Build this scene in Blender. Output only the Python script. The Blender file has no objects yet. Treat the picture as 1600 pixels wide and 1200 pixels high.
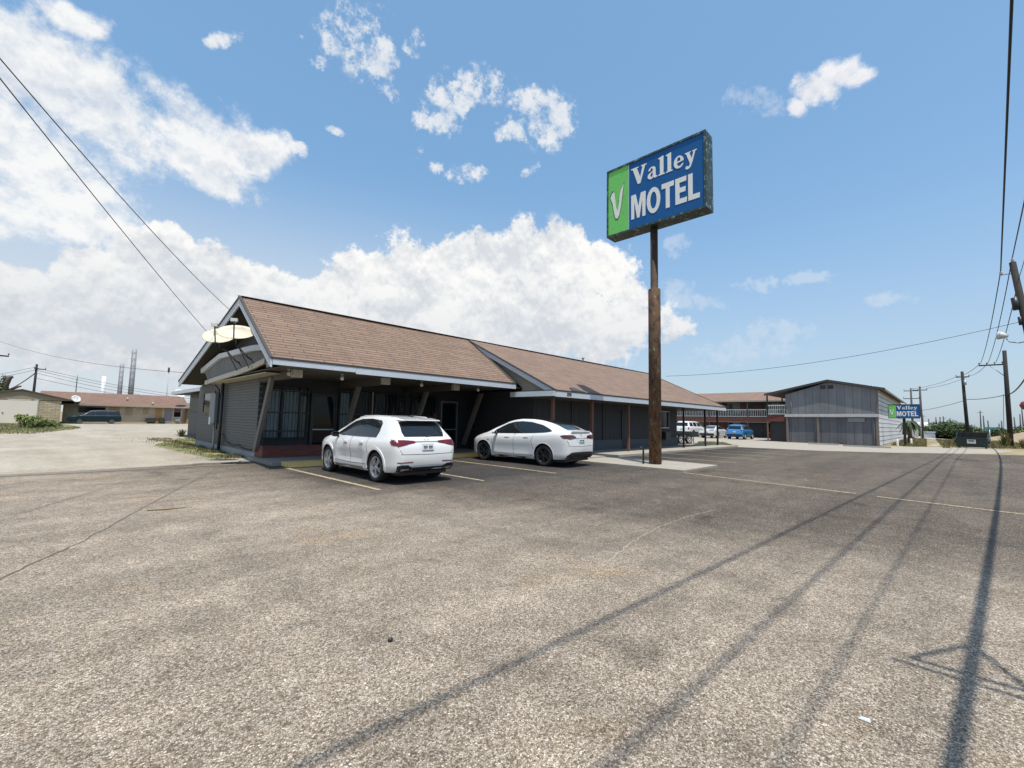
import bpy, bmesh, math, random
from mathutils import Vector, Matrix
from mathutils.bvhtree import BVHTree
random.seed(7)
R = math.radians
scene = bpy.context.scene
COL = scene.collection

# ---------------------------------------------------------------- camera
F_PX, CXP, CYP, CAM_H = 690.0, 800.0, 600.0, 1.55
ROLL, PITCH, HEAD = R(1.203), R(4.705), R(44.3305)
cam_d = bpy.data.cameras.new('camera'); cam = bpy.data.objects.new('camera', cam_d); COL.objects.link(cam)
cam_d.sensor_fit = 'HORIZONTAL'; cam_d.sensor_width = 36.0; cam_d.lens = F_PX / 1600.0 * 36.0
cam_d.clip_start = 0.05; cam_d.clip_end = 6000
cam.location = (0, 0, CAM_H)
cf = Vector((math.cos(HEAD)*math.cos(PITCH), math.sin(HEAD)*math.cos(PITCH), math.sin(PITCH)))
cr = Vector((math.sin(HEAD), -math.cos(HEAD), 0)); cu = cr.cross(cf)
# the photograph's horizon falls to the right: the camera leans to the left
rr = cr*math.cos(ROLL) + cu*math.sin(ROLL); uu = cu*math.cos(ROLL) - cr*math.sin(ROLL)
cam.rotation_euler = Matrix((rr, uu, -cf)).transposed().to_euler()
scene.camera = cam

def pdir(px, py):                      # world direction of a photograph pixel (used for the clouds' bearings)
    v = cf*F_PX + rr*(px-CXP) - uu*(py-CYP)
    return v.normalized()

# ---------------------------------------------------------------- exposure
scene.view_settings.view_transform = 'Standard'
try: scene.view_settings.look = 'None'
except Exception: pass
scene.view_settings.exposure = 0.0; scene.view_settings.gamma = 1.0
scene.cycles.max_bounces = 6; scene.cycles.transparent_max_bounces = 8
scene.cycles.caustics_reflective = False; scene.cycles.caustics_refractive = False

# ---------------------------------------------------------------- sun
SUN = Vector((-0.15, -0.28, 1.0)).normalized()
sd = bpy.data.lights.new('sun', 'SUN'); sd.energy = 5.0; sd.angle = R(0.53); sd.color = (1.0, 0.955, 0.88)
so = bpy.data.objects.new('sun', sd); COL.objects.link(so)
so.location = (0, 0, 60); so.rotation_euler = SUN.to_track_quat('Z', 'Y').to_euler()

# ---------------------------------------------------------------- node helpers
class NT:
    def __init__(s, tree): s.t = tree; s.n = tree.nodes; s.l = tree.links
    def new(s, kind, **kw):
        n = s.n.new(kind)
        for k, v in kw.items(): setattr(n, k, v)
        return n
    def put(s, sock, v):
        if hasattr(v, 'is_linked') or isinstance(v, bpy.types.NodeSocket): s.l.new(v, sock)
        else: sock.default_value = v
    def math(s, op, a, b=0.0, c=None, clamp=False):
        n = s.new('ShaderNodeMath', operation=op, use_clamp=clamp)
        s.put(n.inputs[0], a); s.put(n.inputs[1], b)
        if c is not None: s.put(n.inputs[2], c)
        return n.outputs[0]
    def vmath(s, op, a, b=None):
        n = s.new('ShaderNodeVectorMath', operation=op); s.put(n.inputs[0], a)
        if b is not None: s.put(n.inputs[1], b)
        return n.outputs['Value'] if op in ('DOT_PRODUCT', 'LENGTH') else n.outputs['Vector']
    def step(s, v, a, b, lo=0.0, hi=1.0, kind='SMOOTHSTEP'):
        n = s.new('ShaderNodeMapRange', interpolation_type=kind); n.clamp = True if hasattr(n, 'clamp') else None
        s.put(n.inputs['Value'], v); n.inputs['From Min'].default_value = a; n.inputs['From Max'].default_value = b
        n.inputs['To Min'].default_value = lo; n.inputs['To Max'].default_value = hi
        return n.outputs['Result']
    def noise(s, vec, scale, detail=4, rough=0.55, dist=0.0):
        n = s.new('ShaderNodeTexNoise'); n.inputs['Scale'].default_value = scale; n.inputs['Detail'].default_value = detail
        n.inputs['Roughness'].default_value = rough; n.inputs['Distortion'].default_value = dist
        if vec is not None: s.l.new(vec, n.inputs['Vector'])
        return n.outputs['Fac']
    def voro(s, vec, scale, feature='F1'):
        n = s.new('ShaderNodeTexVoronoi', feature=feature); n.inputs['Scale'].default_value = scale
        s.l.new(vec, n.inputs['Vector']); return n
    def mix(s, f, a, b, blend='MIX'):
        n = s.new('ShaderNodeMix', data_type='RGBA', blend_type=blend)
        s.put(n.inputs[0], f); s.put(n.inputs[6], a if not isinstance(a, tuple) else c4(a)); s.put(n.inputs[7], b if not isinstance(b, tuple) else c4(b))
        return n.outputs[2]
    def ramp(s, v, stops):
        n = s.new('ShaderNodeValToRGB'); e = n.color_ramp.elements
        while len(e) < len(stops): e.new(0.5)
        for i, (p, c) in enumerate(stops):
            e[i].position = p; e[i].color = c4(c)
        s.l.new(v, n.inputs[0]); return n.outputs[0]
    def coords(s, kind='Object'): return s.new('ShaderNodeTexCoord').outputs[kind]
    def mapping(s, vec, loc=(0,0,0), rot=(0,0,0), sc=(1,1,1), vt='POINT'):
        n = s.new('ShaderNodeMapping', vector_type=vt); s.l.new(vec, n.inputs[0])
        n.inputs['Location'].default_value = loc; n.inputs['Rotation'].default_value = rot; n.inputs['Scale'].default_value = sc
        return n.outputs[0]
    def sep(s, vec):
        n = s.new('ShaderNodeSeparateXYZ'); s.l.new(vec, n.inputs[0]); return n.outputs
    def comb(s, x, y, z=0.0):
        n = s.new('ShaderNodeCombineXYZ'); s.put(n.inputs[0], x); s.put(n.inputs[1], y); s.put(n.inputs[2], z); return n.outputs[0]
def c4(c):
    if isinstance(c, (int, float)): return (c, c, c, 1)
    return (c[0], c[1], c[2], 1) if len(c) == 3 else tuple(c)

# ---------------------------------------------------------------- sky: Nishita air with clouds at fixed bearings
def build_world():
    w = bpy.data.worlds.new('World'); scene.world = w; w.use_nodes = True
    T = NT(w.node_tree); T.n.clear()
    sky = T.new('ShaderNodeTexSky', sky_type='NISHITA')
    sky.sun_disc = False; sky.sun_elevation = math.asin(SUN.z); sky.sun_rotation = math.atan2(SUN.x, SUN.y)
    sky.air_density = 1.0; sky.dust_density = 1.2; sky.ozone_density = 1.0; sky.altitude = 0
    d = T.coords('Generated')
    d = T.vmath('NORMALIZE', d)
    x, y, z = T.sep(d)
    hx, hy = math.cos(HEAD), math.sin(HEAD)
    fwd = T.math('ADD', T.math('MULTIPLY', x, hx), T.math('MULTIPLY', y, hy))
    rgt = T.math('SUBTRACT', T.math('MULTIPLY', x, hy), T.math('MULTIPLY', y, hx))
    az = T.math('ARCTAN2', rgt, fwd); el = T.math('ARCSINE', z)
    ae = T.comb(az, el)
    def azel(px, py):
        v = pdir(px, py)
        return math.atan2(v.x*hy - v.y*hx, v.x*hx + v.y*hy), math.asin(v.z)
    # warp for ragged outlines
    nz = T.new('ShaderNodeTexNoise'); nz.inputs['Scale'].default_value = 7; nz.inputs['Detail'].default_value = 5
    T.l.new(d, nz.inputs['Vector'])
    wv = T.vmath('SUBTRACT', nz.outputs['Color'], (0.5, 0.5, 0.5))
    def warped(k):
        sc = T.new('ShaderNodeVectorMath', operation='SCALE'); T.l.new(wv, sc.inputs[0]); sc.inputs['Scale'].default_value = k
        return T.vmath('ADD', ae, sc.outputs[0])
    def blobs(lst, vec):
        acc = None
        for (px, py, rx, ry, rot) in lst:
            a, e = azel(px, py)
            a1, _ = azel(px+rx, py); a0, _ = azel(px-rx, py); _, e1 = azel(px, py-ry); _, e0 = azel(px, py+ry)
            m = T.mapping(vec, (a, e, 0), (0, 0, R(rot)), (max(1e-3, (a1-a0)/2), max(1e-3, (e1-e0)/2), 1), 'TEXTURE')
            v = T.step(T.vmath('LENGTH', m), 1.55, 0.30)
            acc = v if acc is None else T.math('MAXIMUM', acc, v)
        return acc
    def spread(v, k): return T.math('MULTIPLY_ADD', T.math('SUBTRACT', v, 0.5), k, 0.5)
    fine = spread(T.noise(d, 9, 10, 0.66), 2.6)
    fine2 = spread(T.noise(d, 30, 9, 0.70), 2.3)
    broad = T.noise(d, 4.0, 6, 0.55)
    # 1 heaped banks above the roof
    heap = blobs([(570,440,62,52,0),(520,480,40,60,0),(640,450,80,70,0),(735,425,85,68,0),(800,440,110,80,0),(880,430,75,66,0),(945,425,52,52,0),(975,465,34,45,0),
                  (700,510,240,60,0),(900,510,140,60,0),(960,505,55,50,0),
                  (270,390,42,36,0),(230,420,70,52,0),(330,430,70,45,0),(420,460,70,38,0),(480,480,50,40,0),(150,440,80,52,0),(290,480,140,60,0),(40,490,90,60,0),(90,530,160,60,0),
                  (20,450,80,40,0),(340,540,260,60,0)], warped(0.05))
    a_heap = T.step(T.math('ADD', T.math('MULTIPLY_ADD', T.math('SUBTRACT', fine, 0.5), 0.95, heap), T.math('MULTIPLY', T.math('SUBTRACT', fine2, .5), .40)), 0.30, 0.60)
    a_heap = T.math('MULTIPLY', a_heap, T.step(heap, 0.0, 0.15))
    # 2 the large drifting cloud at upper left
    big = blobs([(60,120,170,90,-12),(190,180,160,75,-14),(270,215,120,60,-18),(330,270,90,36,-12),(60,240,180,90,0),(-60,160,200,150,0),(30,310,180,80,0),(100,350,110,40,0),(300,185,105,55,-28),(365,235,60,40,-30),(120,20,50,30,20),(410,250,50,30,20)], warped(0.10))
    a_big = T.step(T.math('ADD', T.math('MULTIPLY_ADD', T.math('SUBTRACT', fine, 0.5), 1.0, big), T.math('MULTIPLY', T.math('SUBTRACT', fine2, .5), .45)), 0.22, 1.0)
    a_big = T.math('MULTIPLY', a_big, T.step(big, 0.0, 0.15))
    # 3 torn small puffs
    puff = blobs([(560,30,55,36,20),(590,95,44,40,20),(520,75,20,26,0),(500,108,16,14,0),(610,150,22,14,0),(715,150,72,44,10),(680,190,46,26,0),(660,235,14,10,20),(682,262,18,10,0),(740,270,38,15,5),
                  (822,270,24,12,20),(850,190,44,42,0),(800,205,30,20,0),(870,170,28,22,0),(525,212,15,7,0),(350,60,36,14,25),(465,60,14,8,0),(840,165,40,30,0),(470,238,20,10,0),(640,70,26,26,0)], warped(0.06))
    a_puff = T.math('MULTIPLY', T.step(T.math('ADD', T.math('MULTIPLY_ADD', T.math('SUBTRACT', fine2, 0.5), 2.0, puff), T.math('MULTIPLY', T.math('SUBTRACT', fine, .5), 1.3)), 0.42, 1.42), T.step(puff, 0.02, 0.3, 0, 0.92))
    # 4 the lone cloud at right with its thin tail
    lone = blobs([(1305,115,46,24,-8),(1270,140,44,26,-25),(1340,120,28,16,10),(1240,165,20,16,-40)], warped(0.03))
    a_lone = T.step(T.math('MULTIPLY_ADD', T.math('SUBTRACT', fine2, 0.5), 1.0, lone), 0.25, 1.05)
    a_lone = T.math('MULTIPLY', a_lone, T.step(lone, 0.02, 0.2))
    tail = blobs([(1180,160,55,26,-15),(1205,520,60,30,0),(1160,550,90,24,0),(1060,455,40,20,-20),(1060,380,24,20,0),(1180,440,40,14,0),(1390,465,46,10,-5),(1270,430,40,12,0),(1080,470,60,14,-10)], warped(0.05))
    a_tail = T.math('MULTIPLY', T.step(T.math('MULTIPLY_ADD', T.math('SUBTRACT', fine2, 0.5), 1.7, tail), 0.35, 1.15), T.step(tail, 0.02, 0.3, 0, 0.32))
    # shading of the clouds: bright crowns, blue grey hollows and bases
    # relief: where the cloud thins upwards it faces the sun, where it thickens upwards it lies in shade
    def relief(sc, det, ro, off, k): return T.math('MULTIPLY', T.math('SUBTRACT', T.noise(d, sc, det, ro), T.noise(T.mapping(d, off), sc, det, ro)), k)
    em = T.math('ADD', relief(9, 10, 0.66, (-0.006, -0.010, 0.022), 2.3), relief(24, 6, 0.6, (-0.002, -0.004, 0.009), 1.2))
    lit = T.step(T.math('ADD', T.math('ADD', em, 0.5), T.math('MULTIPLY', T.math('SUBTRACT', broad, 0.5), 1.6)), 0.16, 0.74, kind='LINEAR')
    low = T.step(el, R(7), R(20), 0.0, 1.0)
    lit2 = T.math('MULTIPLY', T.math('MULTIPLY_ADD', lit, 0.62, 0.38), T.math('MULTIPLY_ADD', low, 0.40, 0.60), clamp=True)
    ccol = T.mix(lit2, (0.52, 0.575, 0.66), (0.99, 0.985, 0.965))
    bcol = T.mix(lit, (0.68, 0.735, 0.81), (0.965, 0.965, 0.955))
    pcol = T.mix(lit, (0.70, 0.76, 0.84), (0.88, 0.89, 0.91))
    air = T.mix(1.0, sky.outputs[0], (0.125, 0.125, 0.125), 'MULTIPLY')
    air = T.mix(1.0, air, (0.066, 0.178, 0.290), 'ADD')
    # pale summer haze low in the sky
    veil = T.step(el, R(32), R(0), 0.0, 1.0)
    air = T.mix(T.math('MULTIPLY', T.math('POWER', veil, 1.6), 0.60), air, (0.50, 0.58, 0.66))
    veil2 = T.math('MULTIPLY', T.step(az, R(18), R(-22)), T.step(el, R(30), R(6), 0, 0.75))
    air = T.mix(veil2, air, (0.70, 0.75, 0.80))
    c = T.mix(a_tail, air, pcol); c = T.mix(a_puff, c, pcol)
    c = T.mix(a_lone, c, T.mix(lit, (0.72, 0.75, 0.83), (0.90, 0.90, 0.93)))
    c = T.mix(T.math('MULTIPLY', a_big, 0.95), c, bcol); c = T.mix(a_heap, c, ccol)
    bg = T.new('ShaderNodeBackground'); T.l.new(c, bg.inputs[0]); bg.inputs[1].default_value = 1.0
    out = T.new('ShaderNodeOutputWorld'); T.l.new(bg.outputs[0], out.inputs[0])
    try:
        w.cycles.sampling_method = 'MANUAL'; w.cycles.sample_map_resolution = 512
    except Exception: pass
build_world()

# ---------------------------------------------------------------- building blocks
ORG = {}
def tag(o, label=None, cat=None, group=None, kind=None):
    if label: o['label'] = label
    if cat: o['category'] = cat
    if group: o['group'] = group
    if kind: o['kind'] = kind
    return o
def thing(name, label, cat, loc=(0, 0, 0), rz=0.0, group=None):
    o = bpy.data.objects.new(name, None); COL.objects.link(o); o.empty_display_size = 0.2
    o.location = loc; o.rotation_euler = (0, 0, rz); ORG[o.name] = Vector(loc)
    return tag(o, label, cat, group)
def copy_thing(o, parent=None):
    c = o.copy(); COL.objects.link(c); c.parent = parent
    for ch in list(o.children): copy_thing(ch, c)
    return c
class MB:
    """collects faces; build() links them as ONE mesh object (vertices given in world space unless local)"""
    def __init__(s): s.bm = bmesh.new(); s.mi = 0
    def face(s, pts):
        f = s.bm.faces.new([s.bm.verts.new(p) for p in pts]); f.material_index = s.mi; return f
    def box(s, x0, x1, y0, y1, z0, z1):
        v = [s.bm.verts.new(p) for p in ((x0,y0,z0),(x1,y0,z0),(x1,y1,z0),(x0,y1,z0),(x0,y0,z1),(x1,y0,z1),(x1,y1,z1),(x0,y1,z1))]
        for i in ((3,2,1,0),(4,5,6,7),(0,1,5,4),(1,2,6,5),(2,3,7,6),(3,0,4,7)):
            s.bm.faces.new([v[k] for k in i]).material_index = s.mi
        return s
    def hexa(s, p):      # eight corners: bottom four, top four
        v = [s.bm.verts.new(q) for q in p]
        for i in ((3,2,1,0),(4,5,6,7),(0,1,5,4),(1,2,6,5),(2,3,7,6),(3,0,4,7)):
            s.bm.faces.new([v[k] for k in i]).material_index = s.mi
        return s
    def slab(s, pts, off):      # closed polygon swept by a vector
        off = Vector(off); a = [s.bm.verts.new(p) for p in pts]; b = [s.bm.verts.new(Vector(p)+off) for p in pts]; n = len(pts)
        s.bm.faces.new(a).material_index = s.mi; s.bm.faces.new(b[::-1]).material_index = s.mi
        for i in range(n):
            j = (i+1) % n; s.bm.faces.new((a[j], a[i], b[i], b[j])).material_index = s.mi
        return s
    def beam(s, p, q, w, h, up=(0, 0, 1)):      # rectangular bar
        p, q = Vector(p), Vector(q); d = (q-p).normalized(); up = Vector(up)
        sd = d.cross(up)
        if sd.length < 1e-4: sd = d.cross(Vector((1, 0, 0)))
        sd.normalize(); u = sd.cross(d)
        c = [sd*(-w/2)+u*(-h/2), sd*(w/2)+u*(-h/2), sd*(w/2)+u*(h/2), sd*(-w/2)+u*(h/2)]
        return s.hexa([p+k for k in c]+[q+k for k in c])
    def path(s, pts, r, n=8, cap=True):
        pts = [Vector(p) for p in pts]; rs = r if isinstance(r, (list, tuple)) else [r]*len(pts)
        rings = []; ref = None
        for i, p in enumerate(pts):
            d = (pts[min(i+1, len(pts)-1)]-pts[max(i-1, 0)]).normalized()
            if ref is None: ref = d.orthogonal().normalized()
            ref = (ref - d*ref.dot(d)).normalized(); b = d.cross(ref)
            rings.append([s.bm.verts.new(p + (ref*math.cos(2*math.pi*k/n) + b*math.sin(2*math.pi*k/n))*rs[i]) for k in range(n)])
        for a, b in zip(rings, rings[1:]):
            for k in range(n):
                f = s.bm.faces.new((a[k], a[(k+1) % n], b[(k+1) % n], b[k])); f.material_index = s.mi; f.smooth = True
        if cap:
            s.bm.faces.new(rings[0][::-1]).material_index = s.mi; s.bm.faces.new(rings[-1]).material_index = s.mi
        return s
    def lathe(s, prof, n=32, axis='z', origin=(0, 0, 0), close=False):
        o = Vector(origin); rings = []
        for (r, h) in prof:
            ring = []
            for k in range(n):
                a = 2*math.pi*k/n; c, d = r*math.cos(a), r*math.sin(a)
                ring.append(s.bm.verts.new(o + (Vector((c, d, h)) if axis == 'z' else Vector((d, h, c)) if axis == 'y' else Vector((h, c, d)))))
            rings.append(ring)
        for a, b in zip(rings, rings[1:]):
            for k in range(n):
                f = s.bm.faces.new((a[k], a[(k+1) % n], b[(k+1) % n], b[k])); f.material_index = s.mi; f.smooth = True
        for ring, (r, h) in ((rings[0], prof[0]), (rings[-1], prof[-1])):
            if r > 1e-4 and close: s.bm.faces.new(ring).material_index = s.mi
        return s
    def blob(s, c, rx, ry, rz, n=10):
        m = bmesh.ops.create_uvsphere(s.bm, u_segments=n, v_segments=max(4, n//2+1), radius=1.0)
        for v in m['verts']: v.co = Vector((c[0]+v.co.x*rx, c[1]+v.co.y*ry, c[2]+v.co.z*rz))
        for v in m['verts']:
            for f in v.link_faces: f.smooth = True; f.material_index = s.mi
        return s
    def build(s, name, mats, parent=None, local=False, bevel=0.0, label=None):
        if bevel: bmesh.ops.bevel(s.bm, geom=s.bm.edges[:], offset=bevel, segments=1, affect='EDGES', clamp_overlap=True)
        bmesh.ops.recalc_face_normals(s.bm, faces=s.bm.faces[:])
        o_ = ORG.get(parent.name, Vector()) if parent and not local else Vector()
        if o_.length: bmesh.ops.translate(s.bm, verts=s.bm.verts[:], vec=-o_)
        me = bpy.data.meshes.new(name); s.bm.to_mesh(me); s.bm.free()
        for m in (mats if isinstance(mats, (list, tuple)) else [mats]): me.materials.append(m)
        ob = bpy.data.objects.new(name, me); COL.objects.link(ob)
        if parent: ob.parent = parent
        ORG[ob.name] = o_
        if label: ob['label'] = label
        return ob
def B(x0, x1, y0, y1, z0, z1): return MB().box(x0, x1, y0, y1, z0, z1)
def struct(ob): ob['kind'] = 'structure'; return ob

# ---------------------------------------------------------------- materials
MATS = {}
def principled(name):
    m = bpy.data.materials.new(name); m.use_nodes = True; T = NT(m.node_tree)
    return m, T, T.n['Principled BSDF']
def bump(T, b, h, strength, dist=0.01):
    n = T.new('ShaderNodeBump'); n.inputs['Strength'].default_value = strength; n.inputs['Distance'].default_value = dist
    T.l.new(h, n.inputs['Height']); T.l.new(n.outputs[0], b.inputs['Normal'])
def M(name, col, rough=0.6, var=0.15, scale=2.0, bmp=0.0, bsc=40.0, metal=0.0, stain=None, stain_amt=0.0, stain_scale=3.0, coat=0.0, spec=0.5):
    """plain surface: base colour with two sizes of uneven tone, optional stains with a shape of their own"""
    if name in MATS: return MATS[name]
    m, T, b = principled(name); P = T.coords()
    n1 = T.noise(P, scale, 5, 0.6); n2 = T.noise(P, scale*9, 4, 0.6)
    k = T.math('ADD', T.math('MULTIPLY', n1, 0.65), T.math('MULTIPLY', n2, 0.35))
    k = T.math('MULTIPLY_ADD', T.math('SUBTRACT', k, 0.5), var*4, 1.0)
    c = T.mix(1.0, T.comb(k, k, k), col, 'MULTIPLY')
    if stain:
        f = T.step(T.noise(P, stain_scale, 8, 0.65), 0.62-0.25*stain_amt, 0.70-0.2*stain_amt)
        c = T.mix(T.math('MULTIPLY', f, 0.85), c, stain)
    T.l.new(c, b.inputs['Base Color']); b.inputs['Roughness'].default_value = rough; b.inputs['Metallic'].default_value = metal
    b.inputs['Coat Weight'].default_value = coat; b.inputs['Specular IOR Level'].default_value = spec
    if bmp: bump(T, b, T.noise(P, bsc, 5, 0.6), bmp)
    MATS[name] = m; return m
def courses(name, c1, c2, mortar, u='x', v='z', uk=1.0, vk=1.0, bw=0.3, bh=0.1, ms=0.06, rough=0.85, bmp=0.4, off=0.5, var=0.12, bias=0.0, streak=0.0):
    """bricks, shingles, boards: rows of units over the chosen object axes"""
    if name in MATS: return MATS[name]
    m, T, b = principled(name); P = T.coords(); ax = dict(zip('xyz', T.sep(P)))
    vec = T.comb(T.math('MULTIPLY', ax[u], uk), T.math('MULTIPLY', ax[v], vk))
    wob = T.noise(P, 1.3, 3)
    vec = T.vmath('ADD', vec, T.comb(0.0, T.math('MULTIPLY', T.math('SUBTRACT', wob, 0.5), bh*0.25)))
    t = T.new('ShaderNodeTexBrick'); T.l.new(vec, t.inputs['Vector']); t.offset = off
    t.inputs['Color1'].default_value = c4(c1); t.inputs['Color2'].default_value = c4(c2); t.inputs['Mortar'].default_value = c4(mortar)
    t.inputs['Scale'].default_value = 1.0; t.inputs['Brick Width'].default_value = bw; t.inputs['Row Height'].default_value = bh
    t.inputs['Mortar Size'].default_value = ms*bh; t.inputs['Mortar Smooth'].default_value = 0.25; t.inputs['Bias'].default_value = bias
    k = T.math('MULTIPLY_ADD', T.math('SUBTRACT', T.math('ADD', T.math('MULTIPLY', T.noise(P, 0.8, 5, 0.6), 0.6), T.math('MULTIPLY', T.noise(P, 30, 3), 0.4)), 0.5), var*4, 1.0)
    if streak: k = T.math('MULTIPLY', k, T.step(T.noise(T.mapping(P, (0, 0, 0), (0, 0, 0), (1.3, 1.3, .12)), 1.5, 5, .65), .34, .64, 1-streak*.6, 1+streak*.3, 'LINEAR'))
    T.l.new(T.mix(1.0, T.comb(k, k, k), t.outputs['Color'], 'MULTIPLY'), b.inputs['Base Color'])
    b.inputs['Roughness'].default_value = rough
    if bmp:
        h = T.math('SUBTRACT', T.math('MULTIPLY', T.noise(P, 60, 3), 0.2), t.outputs['Fac']); bump(T, b, h, bmp, 0.012)
    MATS[name] = m; return m
def glass(name, tint=(0.02, 0.025, 0.03), rough=0.03, see=0.0):
    """pane: mirror-like by angle over either a dark body or a clear view through"""
    if name in MATS: return MATS[name]
    m, T, b = principled(name)
    b.inputs['Base Color'].default_value = c4(tint); b.inputs['Roughness'].default_value = rough; b.inputs['Specular IOR Level'].default_value = 0.6
    if see > 0:
        tr = T.new('ShaderNodeBsdfTransparent'); tr.inputs[0].default_value = (0.85, 0.88, 0.88, 1)
        mx = T.new('ShaderNodeMixShader'); mx.inputs[0].default_value = see
        T.l.new(b.outputs[0], mx.inputs[1]); T.l.new(tr.outputs[0], mx.inputs[2])
        T.l.new(mx.outputs[0], T.n['Material Output'].inputs[0])
    MATS[name] = m; return m

trim_white = M('white_trim_paint', (0.52, 0.56, 0.60), 0.55, 0.10, 1.5, 0.1, 30, stain=(0.42, 0.44, 0.46), stain_amt=0.2, stain_scale=14)
trim_cream = M('cream_trim_paint', (0.46, 0.42, 0.33), 0.6, 0.16, 2.5, 0.1, 30, stain=(0.22, 0.19, 0.15), stain_amt=0.25, stain_scale=4)
beam_cream = M('weathered_cream_wood', (0.40, 0.37, 0.30), 0.7, 0.22, 6, 0.2, 50)
soffit = M('brown_grey_soffit', (0.075, 0.065, 0.052), 0.8, 0.18, 2)
wall_grey = courses('painted_grey_brick', (0.080, 0.084, 0.088), (0.094, 0.098, 0.10), (0.036, 0.038, 0.040), 'y', 'z', bw=0.30, bh=0.105, ms=0.16, bmp=0.6, rough=0.6)
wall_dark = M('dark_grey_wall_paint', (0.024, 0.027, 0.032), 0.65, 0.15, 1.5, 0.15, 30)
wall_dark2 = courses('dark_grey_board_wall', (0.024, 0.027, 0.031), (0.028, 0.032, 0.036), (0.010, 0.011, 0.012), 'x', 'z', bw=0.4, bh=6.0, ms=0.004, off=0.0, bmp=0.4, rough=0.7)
brick_red = courses('dark_red_brick', (0.13, 0.028, 0.022), (0.20, 0.05, 0.035), (0.09, 0.06, 0.05), 'x', 'z', bw=0.24, bh=0.08, ms=0.12, rough=0.7)
brick_red_y = courses('dark_red_brick_band', (0.17, 0.045, 0.032), (0.22, 0.065, 0.045), (0.14, 0.09, 0.07), 'y', 'z', bw=0.24, bh=0.08, ms=0.12, rough=0.8)
shingle = courses('brown_shingles', (0.195, 0.129, 0.090), (0.250, 0.166, 0.119), (0.092, 0.060, 0.044), 'x', 'z', bw=0.9, bh=0.098, ms=0.15, rough=0.95, bmp=0.6, var=0.06, streak=.22)
shingle_low = courses('brown_shingles_low', (0.195, 0.130, 0.093), (0.246, 0.165, 0.120), (0.105, 0.068, 0.050), 'x', 'z', bw=0.9, bh=0.07, ms=0.12, rough=0.95, bmp=0.5, var=0.06, streak=.22)
shingle_wing = courses('brown_shingles_wing', (0.20, 0.128, 0.095), (0.25, 0.162, 0.12), (0.12, 0.078, 0.058), 'y', 'z', bw=0.34, bh=0.08, ms=0.10, rough=0.95, bmp=0.3)
shingle_left = courses('reddish_brown_shingles', (0.175, 0.105, 0.075), (0.225, 0.135, 0.10), (0.11, 0.068, 0.052), 'x', 'z', bw=0.4, bh=0.09, ms=0.1, rough=0.95, bmp=0.3, var=0.2)
roof_edge = M('dark_drip_edge', (0.05, 0.045, 0.04), 0.7)
wood_post = M('brown_painted_post', (0.17, 0.075, 0.05), 0.65, 0.2, 5, 0.1)
black_post = M('dark_red_black_post', (0.022, 0.014, 0.014), 0.5, 0.2, 5)
grey_wood = M('grey_painted_strut', (0.15, 0.14, 0.125), 0.7, 0.2, 4, 0.15, 40)
metal_grey = M('grey_galvanised_metal', (0.32, 0.34, 0.36), 0.45, 0.12, 3, metal=0.6)
metal_dark = M('dark_metal', (0.02, 0.022, 0.025), 0.45, 0.2, 5)
pane_dark = glass('dark_window_glass', (.008, .010, .012), .06)
pane_dark.node_tree.nodes['Principled BSDF'].inputs['Specular IOR Level'].default_value = 0.25
pane_see = glass('clear_window_glass', (0.03, 0.04, 0.045), 0.04, see=0.86)
curtain_blue = M('pale_blue_curtain', (0.52, 0.64, 0.72), 0.9, 0.12, 4)
curtain_white = M('white_curtain', (0.45, 0.45, 0.43), 0.9, 0.12, 4)
rubber = M('tyre_rubber', (0.018, 0.018, 0.019), 0.8, 0.15, 10)
white_gloss = M('white_car_paint', (0.71, 0.70, 0.675), 0.24, 0.012, 1.0, coat=1.0)
alloy = M('silver_alloy', (0.55, 0.56, 0.57), 0.28, 0.05, 5, metal=0.85)
black_gloss = M('gloss_black_trim', (0.012, 0.012, 0.014), 0.2, 0.05, 3, coat=0.6)
black_plastic = M('black_plastic_trim', (0.016, 0.016, 0.017), 0.55, 0.1, 8)
lamp_red = M('red_tail_lamp', (0.12, 0.005, 0.007), 0.25, 0.45, 9, coat=0.4)
lamp_dark = M('smoked_tail_lamp', (0.05, 0.012, 0.014), 0.12, 0.3, 7, coat=1.0)
plate_mat = M('licence_plate_white', (0.62, 0.64, 0.64), 0.4, 0.15, 30)
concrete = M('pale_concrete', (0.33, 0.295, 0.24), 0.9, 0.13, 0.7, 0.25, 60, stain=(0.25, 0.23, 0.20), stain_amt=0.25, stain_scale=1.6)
yellow_paint = M('faded_yellow_paint', (0.66, 0.45, 0.15), 0.8, 0.18, 6, 0.1, 50, stain=(0.30, 0.25, 0.18), stain_amt=0.2, stain_scale=9)
line_paint = M('faded_line_paint', (0.44, 0.35, 0.20), 0.85, 0.22, 5, 0.1, 60, stain=(0.13, 0.11, 0.09), stain_amt=0.62, stain_scale=16)
pole_wood = M('creosoted_pole', (0.019, 0.016, 0.016), 0.85, 0.35, 5, 0.3, 40)
pole_far = M('far_grey_pole', (0.075, 0.075, 0.08), 0.9, 0.2, 2)
wire_mat = M('black_wire', (0.012, 0.012, 0.014), 0.6, 0.1, 3)
dish_mat = M('cream_dish', (0.58, 0.53, 0.40), 0.5, 0.10, 3, stain=(0.36, 0.31, 0.22), stain_amt=0.2, stain_scale=8)

# ---------------------------------------------------------------- ground, lot, drives
def sheet(name, pts, z, m, sub=0):
    b = MB(); b.face([(x, y, z) for x, y in pts]); return struct(b.build(name, m))

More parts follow.
